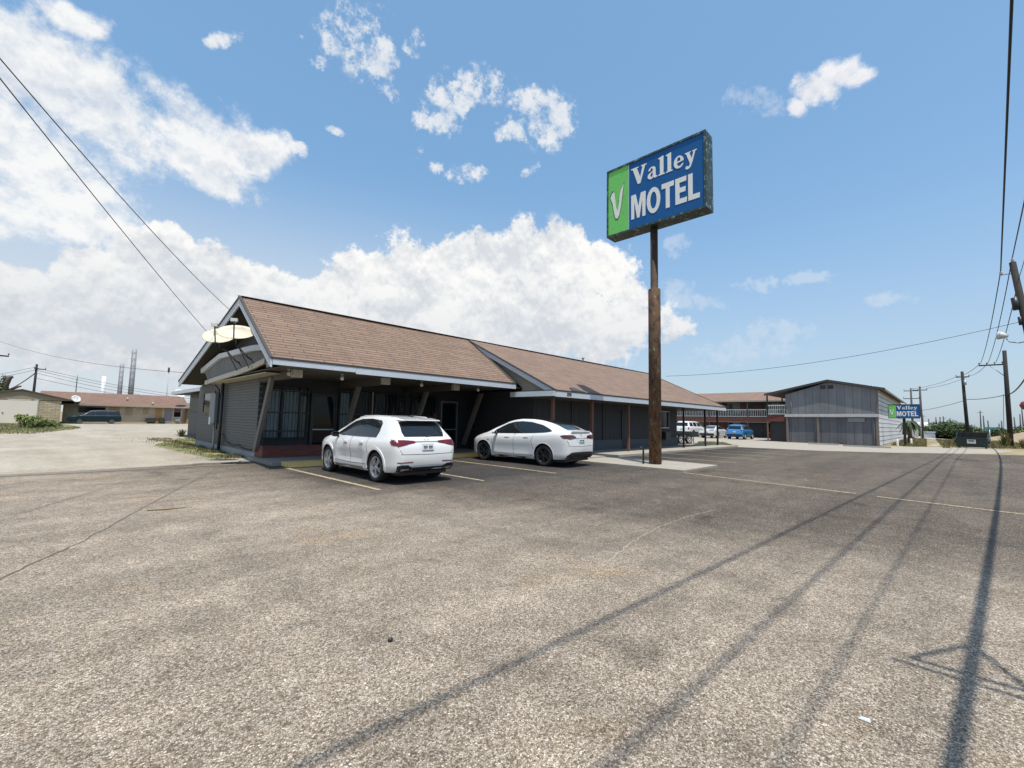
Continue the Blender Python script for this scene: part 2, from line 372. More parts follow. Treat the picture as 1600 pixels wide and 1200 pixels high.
def mat_land():
    m, T, b = principled('dry_grass_land'); P = T.coords()
    n = T.noise(P, 0.07, 6, 0.6); n2 = T.noise(P, 1.2, 6, 0.65); n3 = T.noise(P, 9, 4, 0.7)
    k = T.math('ADD', T.math('MULTIPLY', n, 0.5), T.math('ADD', T.math('MULTIPLY', n2, 0.3), T.math('MULTIPLY', n3, 0.2)))
    c = T.ramp(k, [(0.36, (0.10, 0.11, 0.035)), (0.46, (0.20, 0.165, 0.075)), (0.54, (0.30, 0.235, 0.125)), (0.64, (0.36, 0.31, 0.21))])
    T.l.new(c, b.inputs['Base Color']); b.inputs['Roughness'].default_value = 0.95; bump(T, b, n3, 0.5, 0.05); return m
def mat_asphalt():
    m, T, b = principled('chip_seal_asphalt'); P = T.coords(); x, y, z = T.sep(P)
    w1 = T.noise(P, 0.45, 5, 0.6); w2 = T.noise(P, 1.7, 6, 0.62); w3 = T.noise(P, 0.16, 4, 0.5)
    wx = T.math('ADD', x, T.math('MULTIPLY', T.math('SUBTRACT', w1, 0.5), 3.4)); wy = T.math('ADD', y, T.math('MULTIPLY', T.math('SUBTRACT', w2, 0.5), 2.6))
    # newer dark seal coat round the parking bays; browner worn mix beyond; pale stripped stone near the street
    fresh = T.math('MULTIPLY', T.step(wx, 3.6, 6.0), T.step(wy, 6.2, 9.6))
    mid = T.math('MULTIPLY', T.step(T.math('ADD', wx, T.math('MULTIPLY', wy, 0.35)), 5.0, 9.5), 1.0)
    far_l = T.step(wy, 9.5, 15.5)
    cells = T.voro(P, 100); cr_ = T.sep(cells.outputs['Color'])[0]
    edge = T.voro(P, 100, 'DISTANCE_TO_EDGE').outputs['Distance']
    big = T.voro(P, 42); br_ = T.sep(big.outputs['Color'])[1]
    pale = T.ramp(cr_, [(0.0, (0.135, 0.099, 0.068)), (0.25, (0.255, 0.200, 0.143)), (0.6, (0.385, 0.318, 0.243)), (0.88, (0.475, 0.404, 0.323)), (1.0, (0.60, 0.525, 0.44))])
    brown = T.ramp(cr_, [(0.0, (0.045, 0.035, 0.027)), (0.35, (0.092, 0.072, 0.054)), (0.75, (0.170, 0.136, 0.102)), (1.0, (0.36, 0.305, 0.245))])
    dark = T.ramp(cr_, [(0.0, (0.026, 0.023, 0.021)), (0.6, (0.047, 0.041, 0.036)), (0.9, (0.085, 0.075, 0.066)), (1.0, (0.20, 0.185, 0.165))])
    c = T.mix(T.math('MULTIPLY', mid, T.step(w3, 0.25, 0.5, 0.75, 1.0)), pale, brown)
    c = T.mix(T.math('MULTIPLY', T.math('MULTIPLY', fresh, T.step(w1, 0.28, 0.5, 0.75, 1.0)), T.step(x, 40, 30)), c, dark)
    # binder shows dark between the stones; tyre-dark lanes, oil drips and rusty stains have their own shapes
    gap = T.step(edge, 0.0, 0.17, 0.44, 1.04)
    n9 = T.noise(P, 7, 5, 0.7); n3 = T.noise(P, 1.9, 6, 0.68)
    t = T.math('MULTIPLY', gap, T.math('MULTIPLY', T.step(n9, 0.3, 0.7, 0.84, 1.14, 'LINEAR'), T.step(n3, 0.32, 0.66, 0.80, 1.17, 'LINEAR')))
    t = T.math('MULTIPLY', t, T.step(br_, 0.0, 1.0, 0.88, 1.12, 'LINEAR'))
    lane = T.noise(T.mapping(P, (0, 0, 0), (0, 0, 0), (0.14, 1.3, 1)), 0.8, 4, 0.55)
    t = T.math('MULTIPLY', t, T.step(lane, 0.34, 0.66, 0.80, 1.13, 'LINEAR'))
    oil = T.step(T.noise(P, 1.1, 3, 0.45), 0.68, 0.74, 1.0, 0.62)
    t = T.math('MULTIPLY', t, oil)
    sp = T.voro(T.vmath('ADD', P, T.comb(T.math('MULTIPLY', n3, .5), T.math('MULTIPLY', w2, .5))), .62)
    spot = T.math('MULTIPLY', T.step(sp.outputs['Distance'], .17, .05), T.step(T.sep(sp.outputs['Color'])[2], .55, .60))
    t = T.math('MULTIPLY', t, T.math('MULTIPLY_ADD', spot, -.28, 1.0))
    tr = T.math('ABSOLUTE', T.math('SUBTRACT', T.math('FRACT', T.math('MULTIPLY', T.math('ADD', x, T.math('MULTIPLY', w3, 5.0)), .36)), .5))
    t = T.math('MULTIPLY', t, T.step(tr, .0, .13, .87, 1.0))
    c = T.mix(1.0, c, T.comb(t, t, t), 'MULTIPLY')
    rust = T.step(T.noise(P, 0.55, 5, 0.6), 0.56, 0.72, 0.0, 0.55)
    c = T.mix(rust, c, T.mix(1.0, c, (1.10, 0.92, 0.68), 'MULTIPLY'))
    T.l.new(c, b.inputs['Base Color']); b.inputs['Roughness'].default_value = 0.9; b.inputs['Specular IOR Level'].default_value = 0.3
    bump(T, b, T.math('ADD', T.math('MULTIPLY', gap, 0.6), T.math('MULTIPLY', br_, 0.5)), 0.55, 0.008)
    return m
def mat_gravel():
    m, T, b = principled('pale_caliche_gravel'); P = T.coords()
    n = T.noise(P, 0.35, 6, 0.62); n2 = T.noise(P, 3.0, 6, 0.7); v = T.voro(P, 30); vr = T.sep(v.outputs['Color'])[0]
    tr = T.noise(T.mapping(P, (0, 0, 0), (0, 0, R(8)), (0.9, 0.16, 1)), 0.9, 4, 0.6)
    k = T.math('ADD', T.math('ADD', T.math('MULTIPLY', n, 0.32), T.math('MULTIPLY', n2, 0.22)), T.math('ADD', T.math('MULTIPLY', vr, 0.14), T.math('MULTIPLY', tr, 0.30)))
    c = T.ramp(k, [(0.30, (0.19, 0.163, 0.12)), (0.46, (0.315, 0.275, 0.215)), (0.62, (0.44, 0.395, 0.32))])
    T.l.new(c, b.inputs['Base Color']); b.inputs['Roughness'].default_value = 0.95; bump(T, b, T.math('ADD', n2, v.outputs['Distance']), 0.5, 0.02); return m
asphalt = mat_asphalt(); gravel = mat_gravel(); land = mat_land()
sheet('ground', [(-1500, -1500), (1800, -1500), (1800, 1800), (-1500, 1800)], -0.012, land)
sheet('gravel_drive', [(-120, 10), (60, 10), (60, 81.5), (-5, 76), (-5, 60), (-120, 60)], -0.006, gravel)
sheet('parking_lot', [(-90, -40), (60, -40), (46, -6), (39.5, 0.4), (37.4, 2.2), (34.6, 5.6), (33.6, 10.9), (14.35, 10.9), (14.2, 14.0), (14.2, 16.6), (3.9, 16.75), (0, 16.25), (-4, 16.0), (-90, 15.2)], 0.0, asphalt)
conc_drive = sheet('concrete_drive', [(33.7, 10.9), (34.7, 5.7), (37.5, 2.3), (39.6, 0.5), (43, -2.2), (52, -4.0), (56, -1.8), (50.5, 3.2), (49.3, 4.2), (50.6, 13.3), (61.5, 13.3), (61.5, 48), (36, 48), (36, 13.6), (33.7, 13.6)], 0.003, concrete)
# kerbed walk before the office, the sign's pad and the porch walk
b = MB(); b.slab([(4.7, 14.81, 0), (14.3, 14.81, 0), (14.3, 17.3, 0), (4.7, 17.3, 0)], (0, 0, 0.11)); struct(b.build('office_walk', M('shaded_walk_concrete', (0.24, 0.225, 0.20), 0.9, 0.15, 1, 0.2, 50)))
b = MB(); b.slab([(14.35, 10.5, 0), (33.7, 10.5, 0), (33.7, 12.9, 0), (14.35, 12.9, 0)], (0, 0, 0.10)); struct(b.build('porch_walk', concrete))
b = MB(); b.slab([(14.3, 6.1, 0), (17.3, 6.1, 0), (17.5, 8.5, 0), (17.0, 10.5, 0), (14.3, 10.5, 0)], (0, 0, 0.05)); struct(b.build('sign_pad', concrete))
# strip of paving at the corner by the side wall
sheet('corner_walk', [(3.0, 16.72), (4.88, 16.78), (4.88, 18.6), (3.7, 17.9)], 0.004, concrete)
b = MB()
for i in range(26):      # broken edge of the old paving along the drive
    x0 = -22 + i*1.0; b.beam((x0, 15.72 + 0.03*x0 + random.uniform(-.05, .05), 0.006), (x0+1.0, 15.75 + 0.03*x0 + random.uniform(-.05, .05), 0.006), 0.16, 0.016)
struct(b.build('paving_edge', M('old_kerb_edge', (0.20, 0.18, 0.15), 0.9, 0.2, 3, 0.3, 30)))

def paint_strip(name, p, q, w, m, z=0.005, n=14, label=None):
    b = MB(); p, q = Vector((*p, z)), Vector((*q, z)); d = (q-p); s_ = Vector((-d.y, d.x, 0)).normalized()*w/2
    prev = None
    for i in range(n+1):
        c = p + d*(i/n); k = s_*random.uniform(0.86, 1.08); cur = (c-k, c+k)
        if prev: b.face([prev[0], cur[0], cur[1], prev[1]])
        prev = cur
    return b.build(name, m)
for p, q in (((4.84, 14.2), (4.95, 8.75)), ((7.72, 14.2), (7.70, 8.45)), ((10.48, 14.2), (10.52, 8.35)), ((13.3, 14.1), (13.3, 13.2))):
    struct(paint_strip('bay_line', p, q, 0.11, line_paint))
struct(paint_strip('lot_line', (14.05, 6.0), (13.25, 1.55), 0.12, line_paint, n=30)); struct(paint_strip('lot_line', (13.1, 1.15), (12.3, -3.6), 0.12, line_paint, n=26))
for x in (19.5, 22.3, 25.1, 27.9, 30.7): struct(paint_strip('far_bay_line', (x, 10.4), (x+0.2, 6.2), 0.12, line_paint))
crack_mat = M('crack_filler', (0.12, 0.10, 0.075), 0.9, 0.2, 6); crack_pale = M('pale_crack', (0.36, 0.32, 0.25), 0.9, 0.15, 6)
def crack(pts, w, m):
    b = MB(); prev = None
    fine_ = []
    for a, c in zip(pts, pts[1:]):
        for i in range(10):
            t = i/10; fine_.append((a[0]+(c[0]-a[0])*t + random.uniform(-.018, .018), a[1]+(c[1]-a[1])*t + random.uniform(-.018, .018)))
    for i, p in enumerate(fine_[:-1]):
        d = Vector((fine_[i+1][0]-p[0], fine_[i+1][1]-p[1], 0)).normalized(); s_ = Vector((-d.y, d.x, 0))*w*random.uniform(.25, .7)
        cur = (Vector((*p, 0.004))-s_, Vector((*p, 0.004))+s_)
        if prev: b.face([prev[0], cur[0], cur[1], prev[1]])
        prev = cur
    struct(b.build('paving_crack', m))
crack([(3.46, 15.26), (2.2, 12.2), (1.16, 9.61), (0.33, 7.47), (-0.26, 6.26), (-1.0, 4.3)], 0.024, crack_mat)
crack([(3.71, 2.53), (4.1, 2.66), (4.62, 2.80), (5.2, 2.94), (5.8, 3.05), (6.49, 3.13), (7.2, 3.15), (7.9, 3.12), (8.68, 3.03)], 0.012, crack_pale)
crack([(9.78, 4.45), (8.97, 3.19), (8.45, 2.18)], 0.03, crack_mat)

# kerbs
b = MB()
for x0, x1 in ((4.95, 7.6), (7.62, 10.4), (10.42, 14.2)): b.hexa([(x0, 14.08, 0), (x1, 14.08, 0), (x1, 14.80, 0), (x0, 14.80, 0), (x0, 14.34, .125), (x1, 14.34, .125), (x1, 14.80, .125), (x0, 14.80, .125)])
struct(b.build('yellow_kerb', yellow_paint))


# ---------------------------------------------------------------- the motel office
office = thing('motel_office', 'long low motel office with brown shingle roof, dark grey walls and slanted porch struts', 'motel', (14, 17, 0))
YR, ZR, YE1, ZE1, YE2, ZE2, YB, ZB = 16.7, 5.50, 13.10, 3.14, 11.10, 2.81, 26.4, 3.10
XV = 13.88
def zr1(y): return ZE1 + (y-YE1)*(ZR-ZE1)/(YR-YE1) if y <= YR else ZR - (y-YR)*(ZR-ZB)/(YB-YR)
def zr2(y): return ZE2 + (y-YE2)*(ZR-ZE2)/(YR-YE2)
b = MB(); b.slab([(4.92, 17.3, 0), (4.92, 26.84, 0), (4.92, 26.84, zr1(26.84)-.14), (4.92, 17.3, zr1(17.3)-.14)], (0.25, 0, 0))
side_wall = b.build('side_wall', wall_grey, office)
b = B(4.90, 4.94, 17.30, 26.84, 0.0, 0.24); b.build('foundation', M('pale_grey_foundation', (0.26, 0.28, 0.28), 0.85, 0.2, 2, 0.2, 30), office)
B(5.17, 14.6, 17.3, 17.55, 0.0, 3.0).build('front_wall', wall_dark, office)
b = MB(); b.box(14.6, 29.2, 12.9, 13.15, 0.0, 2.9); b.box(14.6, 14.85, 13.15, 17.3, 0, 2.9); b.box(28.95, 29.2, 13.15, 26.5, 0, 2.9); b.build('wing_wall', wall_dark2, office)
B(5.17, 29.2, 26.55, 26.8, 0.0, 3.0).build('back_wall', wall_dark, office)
B(14.55, 29.25, 12.86, 12.9, 0.1, 0.62).build('wainscot', M('blue_grey_wainscot', (0.052, 0.062, 0.075), 0.6, 0.15, 2), office)
for x in (17.35, 20.1, 22.9, 26.2): B(x, x+.07, 12.865, 12.9, .62, 2.6).build('batten', wall_dark, office)
# roof planes
TH = 0.11
def roof_grid(b, c, nu, nv, amp, th, seed):
    # a plane that has settled unevenly with age
    from mathutils import noise as mn
    c = [Vector(q) for q in c]; top = []; bot = []
    for j in range(nv+1):
        v = j/nv; ra, rb = [], []
        for i in range(nu+1):
            u = i/nu; q = c[0].lerp(c[1], u).lerp(c[3].lerp(c[2], u), v)
            q.z += amp*mn.noise(Vector((q.x*.45, q.y*.8, seed)))*math.sin(math.pi*min(1, v*.98+.02)) - amp*.7*math.sin(math.pi*u)*v
            ra.append(b.bm.verts.new(q)); rb.append(b.bm.verts.new(q - Vector((0, 0, th))))
        top.append(ra); bot.append(rb)
    for j in range(nv):
        for i in range(nu):
            b.bm.faces.new((top[j][i], top[j][i+1], top[j+1][i+1], top[j+1][i])); b.bm.faces.new((bot[j][i], bot[j+1][i], bot[j+1][i+1], bot[j][i+1]))
    for j in range(nv):
        for i in (0, nu): b.bm.faces.new((top[j][i], top[j+1][i], bot[j+1][i], bot[j][i]))
    for i in range(nu):
        for j in (0, nv): b.bm.faces.new((top[j][i], top[j][i+1], bot[j][i+1], bot[j][i]))
b = MB(); roof_grid(b, [(3.97, YE1, ZE1), (13.62, YE1, ZE1), (13.95, YR, ZR), (4.03, YR, ZR)], 40, 14, .035, TH, 1); roof1 = b.build('roof', shingle, office, label='steep front slope of brown shingles over the slanted porch')
b = MB(); roof_grid(b, [(XV, YE2, ZE2), (33.2, YE2, ZE2), (32.6, YR, ZR+.004), (XV, YR, ZR+.004)], 60, 16, .045, TH, 2)
roof2 = b.build('roof', shingle_low, office, label='long shallow slope of brown shingles with hip end')
b = MB(); b.slab([(4.03, YR+.01, ZR), (32.6, YR+.01, ZR), (30.2, 18.5, zr1(18.5)), (30.2, YB, ZB), (4.03, YB, ZB)], (0, 0, -TH)); b.build('roof', shingle_low, office, label='back slope of brown shingles')
b = MB(); b.beam((4.0, YR, ZR+.002), (32.6, YR, ZR+.004), 0.22, 0.014); b.build('ridge_cap', shingle, office)
b = MB()
x = 32.6
b.beam((32.6, YR, ZR+.02), (33.2, YE2, ZE2+.02), 0.16, 0.03); b.build('hip_cap', shingle_low, office)
# lifted shingles at the eave: a dark torn place
b = MB(); b.hexa([(15.0, 11.12, ZE2+.03), (16.0, 11.12, ZE2+.0), (15.6, 11.45, zr2(11.45)+.02), (15.2, 11.4, zr2(11.4)+.02), (15.0, 11.12, ZE2+.05), (16.0, 11.12, ZE2+.03), (15.6, 11.45, zr2(11.45)+.05), (15.2, 11.4, zr2(11.4)+.06)]); b.build('torn_shingle', roof_edge, office)
# drip edges and fascias
b = MB(); b.box(3.95, 13.66, YE1-.045, YE1-.012, ZE1-.05, ZE1+.012); b.build('drip_edge', roof_edge, office)
b = MB(); b.box(XV-.03, 33.24, YE2-.045, YE2-.012, ZE2-.05, ZE2+.012); b.build('drip_edge', roof_edge, office)
b = MB(); b.box(4.0, 6.4, YE1-.035, YE1, ZE1-.20, ZE1-.052); b.box(6.405, 13.62, YE1-.035, YE1, ZE1-.245, ZE1-.052); b.build('fascia', trim_white, office)
b = MB(); b.box(XV, 33.2, YE2-.035, YE2, ZE2-.27, ZE2-.052); b.build('fascia', trim_white, office)
b = MB()
def rake(b, x, y0, y1, zf, h, w, drop=0.0):
    z0, z1 = zf(y0)-drop, zf(y1)-drop
    b.hexa([(x-w, y0, z0-h), (x, y0, z0-h), (x, y1, z1-h), (x-w, y1, z1-h), (x-w, y0, z0), (x, y0, z0), (x, y1, z1), (x-w, y1, z1)])
rake(b, 3.99, YE1-.03, YR, zr1, .24, .05, .02); rake(b, 4.03, YR+.001, YB, zr1, .25, .05, .02); b.build('bargeboard', trim_white, office)
b = MB(); rake(b, 4.0, YE1-.04, YR, lambda y: zr1(y)+.03, .045, .085, .0); rake(b, 4.035, YR+.001, YB+.05, lambda y: zr1(y)+.03, .045, .085, .0); b.build('drip_edge', roof_edge, office)
b = MB(); z0, z1 = zr2(YE2)-.02, zr2(16.4)-.02
b.hexa([(XV-.06, YE2-.03, z0-.25), (XV-.01, YE2-.03, z0-.25), (XV-.01, 16.4, z1-.22), (XV-.06, 16.4, z1-.22), (XV-.06, YE2-.03, z0), (XV-.01, YE2-.03, z0), (XV-.01, 16.4, z1), (XV-.06, 16.4, z1)]); b.build('bargeboard', trim_white, office)
b = MB(); z0, z1 = zr2(YE2)+.02, zr2(16.55)+.02
b.hexa([(XV-.10, YE2-.04, z0-.05), (XV, YE2-.04, z0-.05), (XV, 16.55, z1-.05), (XV-.10, 16.55, z1-.05), (XV-.10, YE2-.04, z0), (XV, YE2-.04, z0), (XV, 16.55, z1), (XV-.10, 16.55, z1)]); b.build('drip_edge', roof_edge, office)
# flashing where the steep roof dies under the long one
b = MB(); b.hexa([(13.53, YE1, ZE1+.0), (13.66, YE1, ZE1), (13.96, 16.5, zr1(16.5)), (13.83, 16.5, zr1(16.5)), (13.53, YE1, ZE1+.03), (13.66, YE1, ZE1+.03), (13.96, 16.5, zr1(16.5)+.03), (13.83, 16.5, zr1(16.5)+.03)]); b.build('flashing', roof_edge, office)
b = MB(); b.slab([(14.08, 11.4, zr2(11.4)-.13), (14.08, 16.5, zr2(16.5)-.13), (14.08, 13.2, ZE1-.1), (14.08, 13.1, 2.62), (14.08, 11.4, 2.62)], (.06, 0, 0)); b.build('gable_boards', M('tan_weathered_boards', (0.36, 0.31, 0.235), 0.8, 0.2, 3, 0.2, 30), office)
b = MB(); b.hexa([(13.72, YE2-.02, 2.56), (13.80, YE2-.02, 2.56), (13.80, 13.5, 2.56), (13.72, 13.5, 2.56), (13.72, YE2-.02, 2.77), (13.80, YE2-.02, 2.77), (13.80, 13.5, 2.77), (13.72, 13.5, 2.77)]); b.build('return_fascia', trim_white, office)
b = MB(); b.slab([(13.72, YE2-.02, 2.775), (14.1, YE2+.02, 2.785), (14.1, 13.3, 2.785), (13.72, 13.3, 2.775)], (0, 0, .03)); b.build('return_ledge', roof_edge, office)
# soffits
b = MB()
for (ya, yb) in ((YE1+.02, YR), (YR+.001, YB-.02)): b.hexa([(4.06, ya, zr1(ya)-.15), (4.90, ya, zr1(ya)-.15), (4.90, yb, zr1(yb)-.15), (4.06, yb, zr1(yb)-.15), (4.06, ya, zr1(ya)-.125), (4.90, ya, zr1(ya)-.125), (4.90, yb, zr1(yb)-.125), (4.06, yb, zr1(yb)-.125)])
b.build('verge_soffit', M('dark_verge_soffit', (.04, .034, .028), .85, .2, 2), office)
b = MB(); b.box(4.36, 14.2, YE1+.001, 17.3, 2.94, 2.965); b.build('soffit', soffit, office)
b = MB(); b.box(13.9, 33.15, YE2+.001, 12.9, 2.535, 2.56); b.box(29.2, 33.1, 12.9, 16.5, 2.535, 2.56); b.build('soffit', soffit, office)
b = MB(); b.hexa([(33.1, 11.11, 2.55), (33.16, 11.11, 2.55), (33.16, 16.6, 2.55), (33.1, 16.6, 2.55), (33.1, 11.11, 2.72), (33.16, 11.11, 2.72), (32.6, 16.6, 5.35), (32.55, 16.6, 5.35)]); b.build('end_gable', trim_white, office)
# gable recess over the porch and the side wall
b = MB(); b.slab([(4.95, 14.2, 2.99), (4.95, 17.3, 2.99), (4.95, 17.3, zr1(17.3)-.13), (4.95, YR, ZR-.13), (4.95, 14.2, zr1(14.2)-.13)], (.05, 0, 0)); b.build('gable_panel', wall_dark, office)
# boarded pent box above the side wall
b = MB(); b.slab([(4.40, 15.0, 3.20), (4.40, 17.4, 3.11), (4.40, 22.5, 2.95), (4.40, 23.3, 3.40), (4.40, 20.4, 3.74), (4.40, 16.2, 3.66), (4.40, 14.8, 3.56)], (.51, 0, 0))
b.build('pent_boards', courses('grey_vertical_boards', (0.155, 0.155, 0.15), (0.18, 0.18, 0.175), (0.05, 0.05, 0.05), 'y', 'z', bw=0.28, bh=9.0, ms=0.002, off=0.0, bmp=0.3), office)
b = MB()
pts = [(14.72, 3.57), (16.2, 3.68), (20.4, 3.78), (23.5, 3.38)]
for (y0, z0), (y1, z1) in zip(pts, pts[1:]):
    b.hexa([(4.30, y0, z0-.03), (4.40, y0, z0-.03), (4.40, y1, z1-.03), (4.30, y1, z1-.03), (4.28, y0, z0+.15), (4.9, y0, z0+.15), (4.9, y1, z1+.15), (4.28, y1, z1+.15)])
b.hexa([(4.06, 13.6, 3.0), (4.40, 14.7, 3.0), (4.40, 14.72, 3.72), (4.1, 14.0, 3.45), (4.02, 13.6, 3.0), (4.36, 14.8, 3.0), (4.36, 14.8, 3.72), (4.06, 14.1, 3.45)])
b.build('pent_trim', trim_white, office)
b = MB()
pts = [(14.9, 3.24), (16.2, 3.13), (17.6, 3.06), (20.0, 3.0), (22.7, 2.90)]
for (y0, z0), (y1, z1) in zip(pts, pts[1:]):
    b.hexa([(4.32, y0, z0-.10), (4.40, y0, z0-.10), (4.40, y1, z1-.10), (4.32, y1, z1-.10), (4.32, y0, z0+.07), (4.40, y0, z0+.07), (4.40, y1, z1+.07), (4.32, y1, z1+.07)])
b.box(4.40, 4.95, 15.0, 22.6, 2.86, 2.885)
b.build('pent_sill', trim_cream, office)
# roof beams with pale sawn ends, and the slanted struts that carry them
for x in (4.95, 7.92, 11.02):
    bm_ = B(x-.10, x+.10, 14.002, 17.29, 2.70, 2.938).build('beam', soffit, office)
    e = MB(); e.box(x-.14, x+.14, 13.82, 14.0, 2.70, 2.937); e.build('beam_end', beam_cream, bm_, bevel=.008)
for x in (4.86, 7.92, 11.02, 14.13):
    b = MB(); b.hexa([(x-.06, 16.98, .30), (x+.06, 16.98, .30), (x+.06, 17.22, .30), (x-.06, 17.22, .30), (x-.06, 15.72, 2.80), (x+.06, 15.72, 2.80), (x+.06, 15.98, 2.80), (x-.06, 15.98, 2.80)])
    b.build('slanted_strut', grey_wood, office, bevel=.008)
# brick planter along the front
b = MB(); b.box(4.9, 13.1, 16.45, 16.62, .112, .47); b.box(4.9, 5.06, 16.62, 17.28, .112, .47); b.box(12.94, 13.1, 16.62, 17.28, .112, .47); planter = b.build('planter', brick_red, office)
b = MB(); b.box(4.88, 13.12, 16.43, 16.64, .472, .51); b.build('planter_cap', brick_red, planter)
B(5.06, 12.94, 16.62, 17.28, .112, .40).build('planter_soil', M('dry_soil', (0.07, 0.055, 0.04), 0.95, .2, 8, .4, 40), planter)
# front windows
def curtain(name, x0, x1, y, z0, z1, m, parent, amp=0.025, per=0.16, gap=None):
    b = MB(); n = int((x1-x0)/0.025); prev = None
    for i in range(n+1):
        xx = x0+(x1-x0)*i/n
        yy = y + amp*math.sin(2*math.pi*xx/per + 0.7*math.sin(xx*5))
        cur = ((xx, yy, z0), (xx, yy, z1))
        if prev: f = b.face([prev[0], cur[0], cur[1], prev[1]]); f.smooth = True
        prev = cur
    bmesh.ops.remove_doubles(b.bm, verts=b.bm.verts[:], dist=1e-4)
    return b.build(name, m, parent)
def porch_window(x0, x1, z0, z1, bars=True, cur=None, frame=metal_dark, y=17.2, mull=()):
    f = MB(); w = .05
    f.box(x0, x0+w, y, y+.1, z0, z1); f.box(x1-w, x1, y, y+.1, z0, z1); f.box(x0+w, x1-w, y, y+.1, z0, z0+w); f.box(x0+w, x1-w, y, y+.1, z1-w, z1)
    for q in mull: f.box(q-.025, q+.025, y+.002, y+.098, z0+w, z1-w)
    fr = f.build('window', frame, office)
    B(x0+w, x1-w, y+.045, y+.050, z0+w, z1-w).build('pane', pane_see, fr)
    if cur:
        for (a, c, zt, zb_, m) in cur: curtain('curtain', a, c, y+.075, zb_, zt, m, fr, amp=.014)
    if bars:
        g = MB()
        for zz in bars: g.box(x0-.04, x1+.04, y-.075, y-.045, zz-.02, zz+.02)
        n = int((x1-x0)/.115)
        for i in range(n+1): xx = x0+(x1-x0)*i/n; g.path([(xx, y-.06, z0-.03), (xx, y-.06, z1+.02)], .009, 6)
        g.build('window_bars', metal_dark, fr)
    return fr
porch_window(5.05, 6.62, .70, 2.62, (1.0, 1.66, 2.45), [(5.1, 5.62, 2.5, .76, curtain_blue), (5.74, 6.28, 2.5, .76, curtain_blue), (6.34, 6.57, 2.3, .76, curtain_white)], mull=(5.68, 6.31))
porch_window(7.80, 9.12, .70, 2.62, (1.66,), [(7.85, 8.25, 2.5, .8, curtain_blue)], mull=(8.3,))
porch_window(9.32, 10.85, .70, 2.62, (1.0, 1.66), None, mull=(9.9, 10.4))
porch_window(11.15, 12.5, .70, 2.62, (1.66,), None, mull=(11.8,))
def door(x0, x1, y, z0, z1, m, frame_m, rail_m, glassy=True):
    f = MB(); f.box(x0-.05, x0, y, y+.1, z0, z1+.05); f.box(x1, x1+.05, y, y+.1, z0, z1+.05); f.box(x0, x1, y, y+.1, z1, z1+.05); fr = f.build('door_frame', frame_m, office)
    d = MB(); w = .07
    d.box(x0, x0+w, y+.03, y+.08, z0, z1); d.box(x1-w, x1, y+.03, y+.08, z0, z1); d.box(x0+w, x1-w, y+.03, y+.08, z0, z0+.2); d.box(x0+w, x1-w, y+.03, y+.08, z1-.08, z1)
    dd = d.build('door', m, office)
    B(x0+w, x1-w, y+.05, y+.055, z0+.2, z1-.08).build('pane', pane_dark, dd)
    B(x0+.04, x1-.04, y-.02, y+.01, 1.02, 1.07).build('push_bar', rail_m, dd)
door(6.76, 7.66, 17.2, .12, 2.4, metal_dark, metal_dark, metal_grey)
door(12.85, 13.75, 17.2, .12, 2.35, metal_dark, metal_grey, metal_grey)
B(9.2, 9.24, 17.16, 17.24, .7, 2.62).build('mullion', trim_cream, office)
# a note and a red sticker by the glass door
B(12.30, 12.46, 17.12, 17.13, 1.55, 1.80).build('notice', M('red_sticker', (0.20, 0.03, 0.03), .6, .2, 9), office)
# section-two porch posts
for x in (14.35, 17.2, 20.5, 23.6):
    B(x-.055, x+.055, 11.55, 11.66, .10, 2.535).build('porch_post', wood_post, office)
for x in (27.0, 30.45, 32.7):
    B(x-.05, x+.05, 11.45, 11.55, .10, 2.535).build('porch_post', black_post, office)
f = MB(); f.box(26.6, 27.9, 12.83, 12.9, 1.25, 2.35); w_ = f.build('window', trim_white, office); B(26.66, 27.84, 12.81, 12.828, 1.31, 2.29).build('pane', pane_dark, w_)
f = MB(); f.box(26.75, 27.5, 12.55, 12.9, .55, 1.02); f.box(26.78, 27.47, 12.53, 12.549, .58, .99); f.build('air_conditioner', metal_dark, office)
B(22.0, 22.9, 12.85, 12.9, .1, 2.2).build('door', wall_dark, office)
# side-wall window
f = MB(); f.box(4.88, 4.93, 23.45, 25.7, 1.55, 1.63); f.box(4.88, 4.93, 23.45, 25.7, 2.52, 2.6); f.box(4.88, 4.93, 23.45, 23.55, 1.63, 2.52); f.box(4.88, 4.93, 25.6, 25.7, 1.63, 2.52)
wf = f.build('window', M('brown_window_frame', (0.10, 0.085, 0.065), .7, .2, 4), office); B(4.905, 4.915, 23.55, 25.6, 1.63, 2.52).build('pane', pane_dark, wf)
# rear addition with a flat roof
b = MB(); b.box(6.6, 12, 26.85, 38.9, 0, 2.95); ext = b.build('rear_addition', wall_grey, office)
b = MB(); b.box(5.6, 12.3, 26.9, 39.4, 3.0, 3.08); b.build('flat_roof', roof_edge, ext)
b = MB(); b.box(5.55, 5.6, 26.9, 39.4, 2.86, 3.06); b.box(5.6, 12.3, 39.4, 39.45, 2.86, 3.06); b.build('fascia', trim_white, ext)
b = MB(); b.box(6.55, 6.6, 35.7, 38.3, 1.7, 2.65); b.build('window', metal_dark, ext)
# torn roof vent shapes on the long ridge
b = MB(); b.path([(23.4, 16.5, 5.35), (23.4, 16.5, 5.62)], .05, 8); b.blob((23.4, 16.5, 5.65), .11, .11, .05); b.build('roof_vent', metal_grey, office)
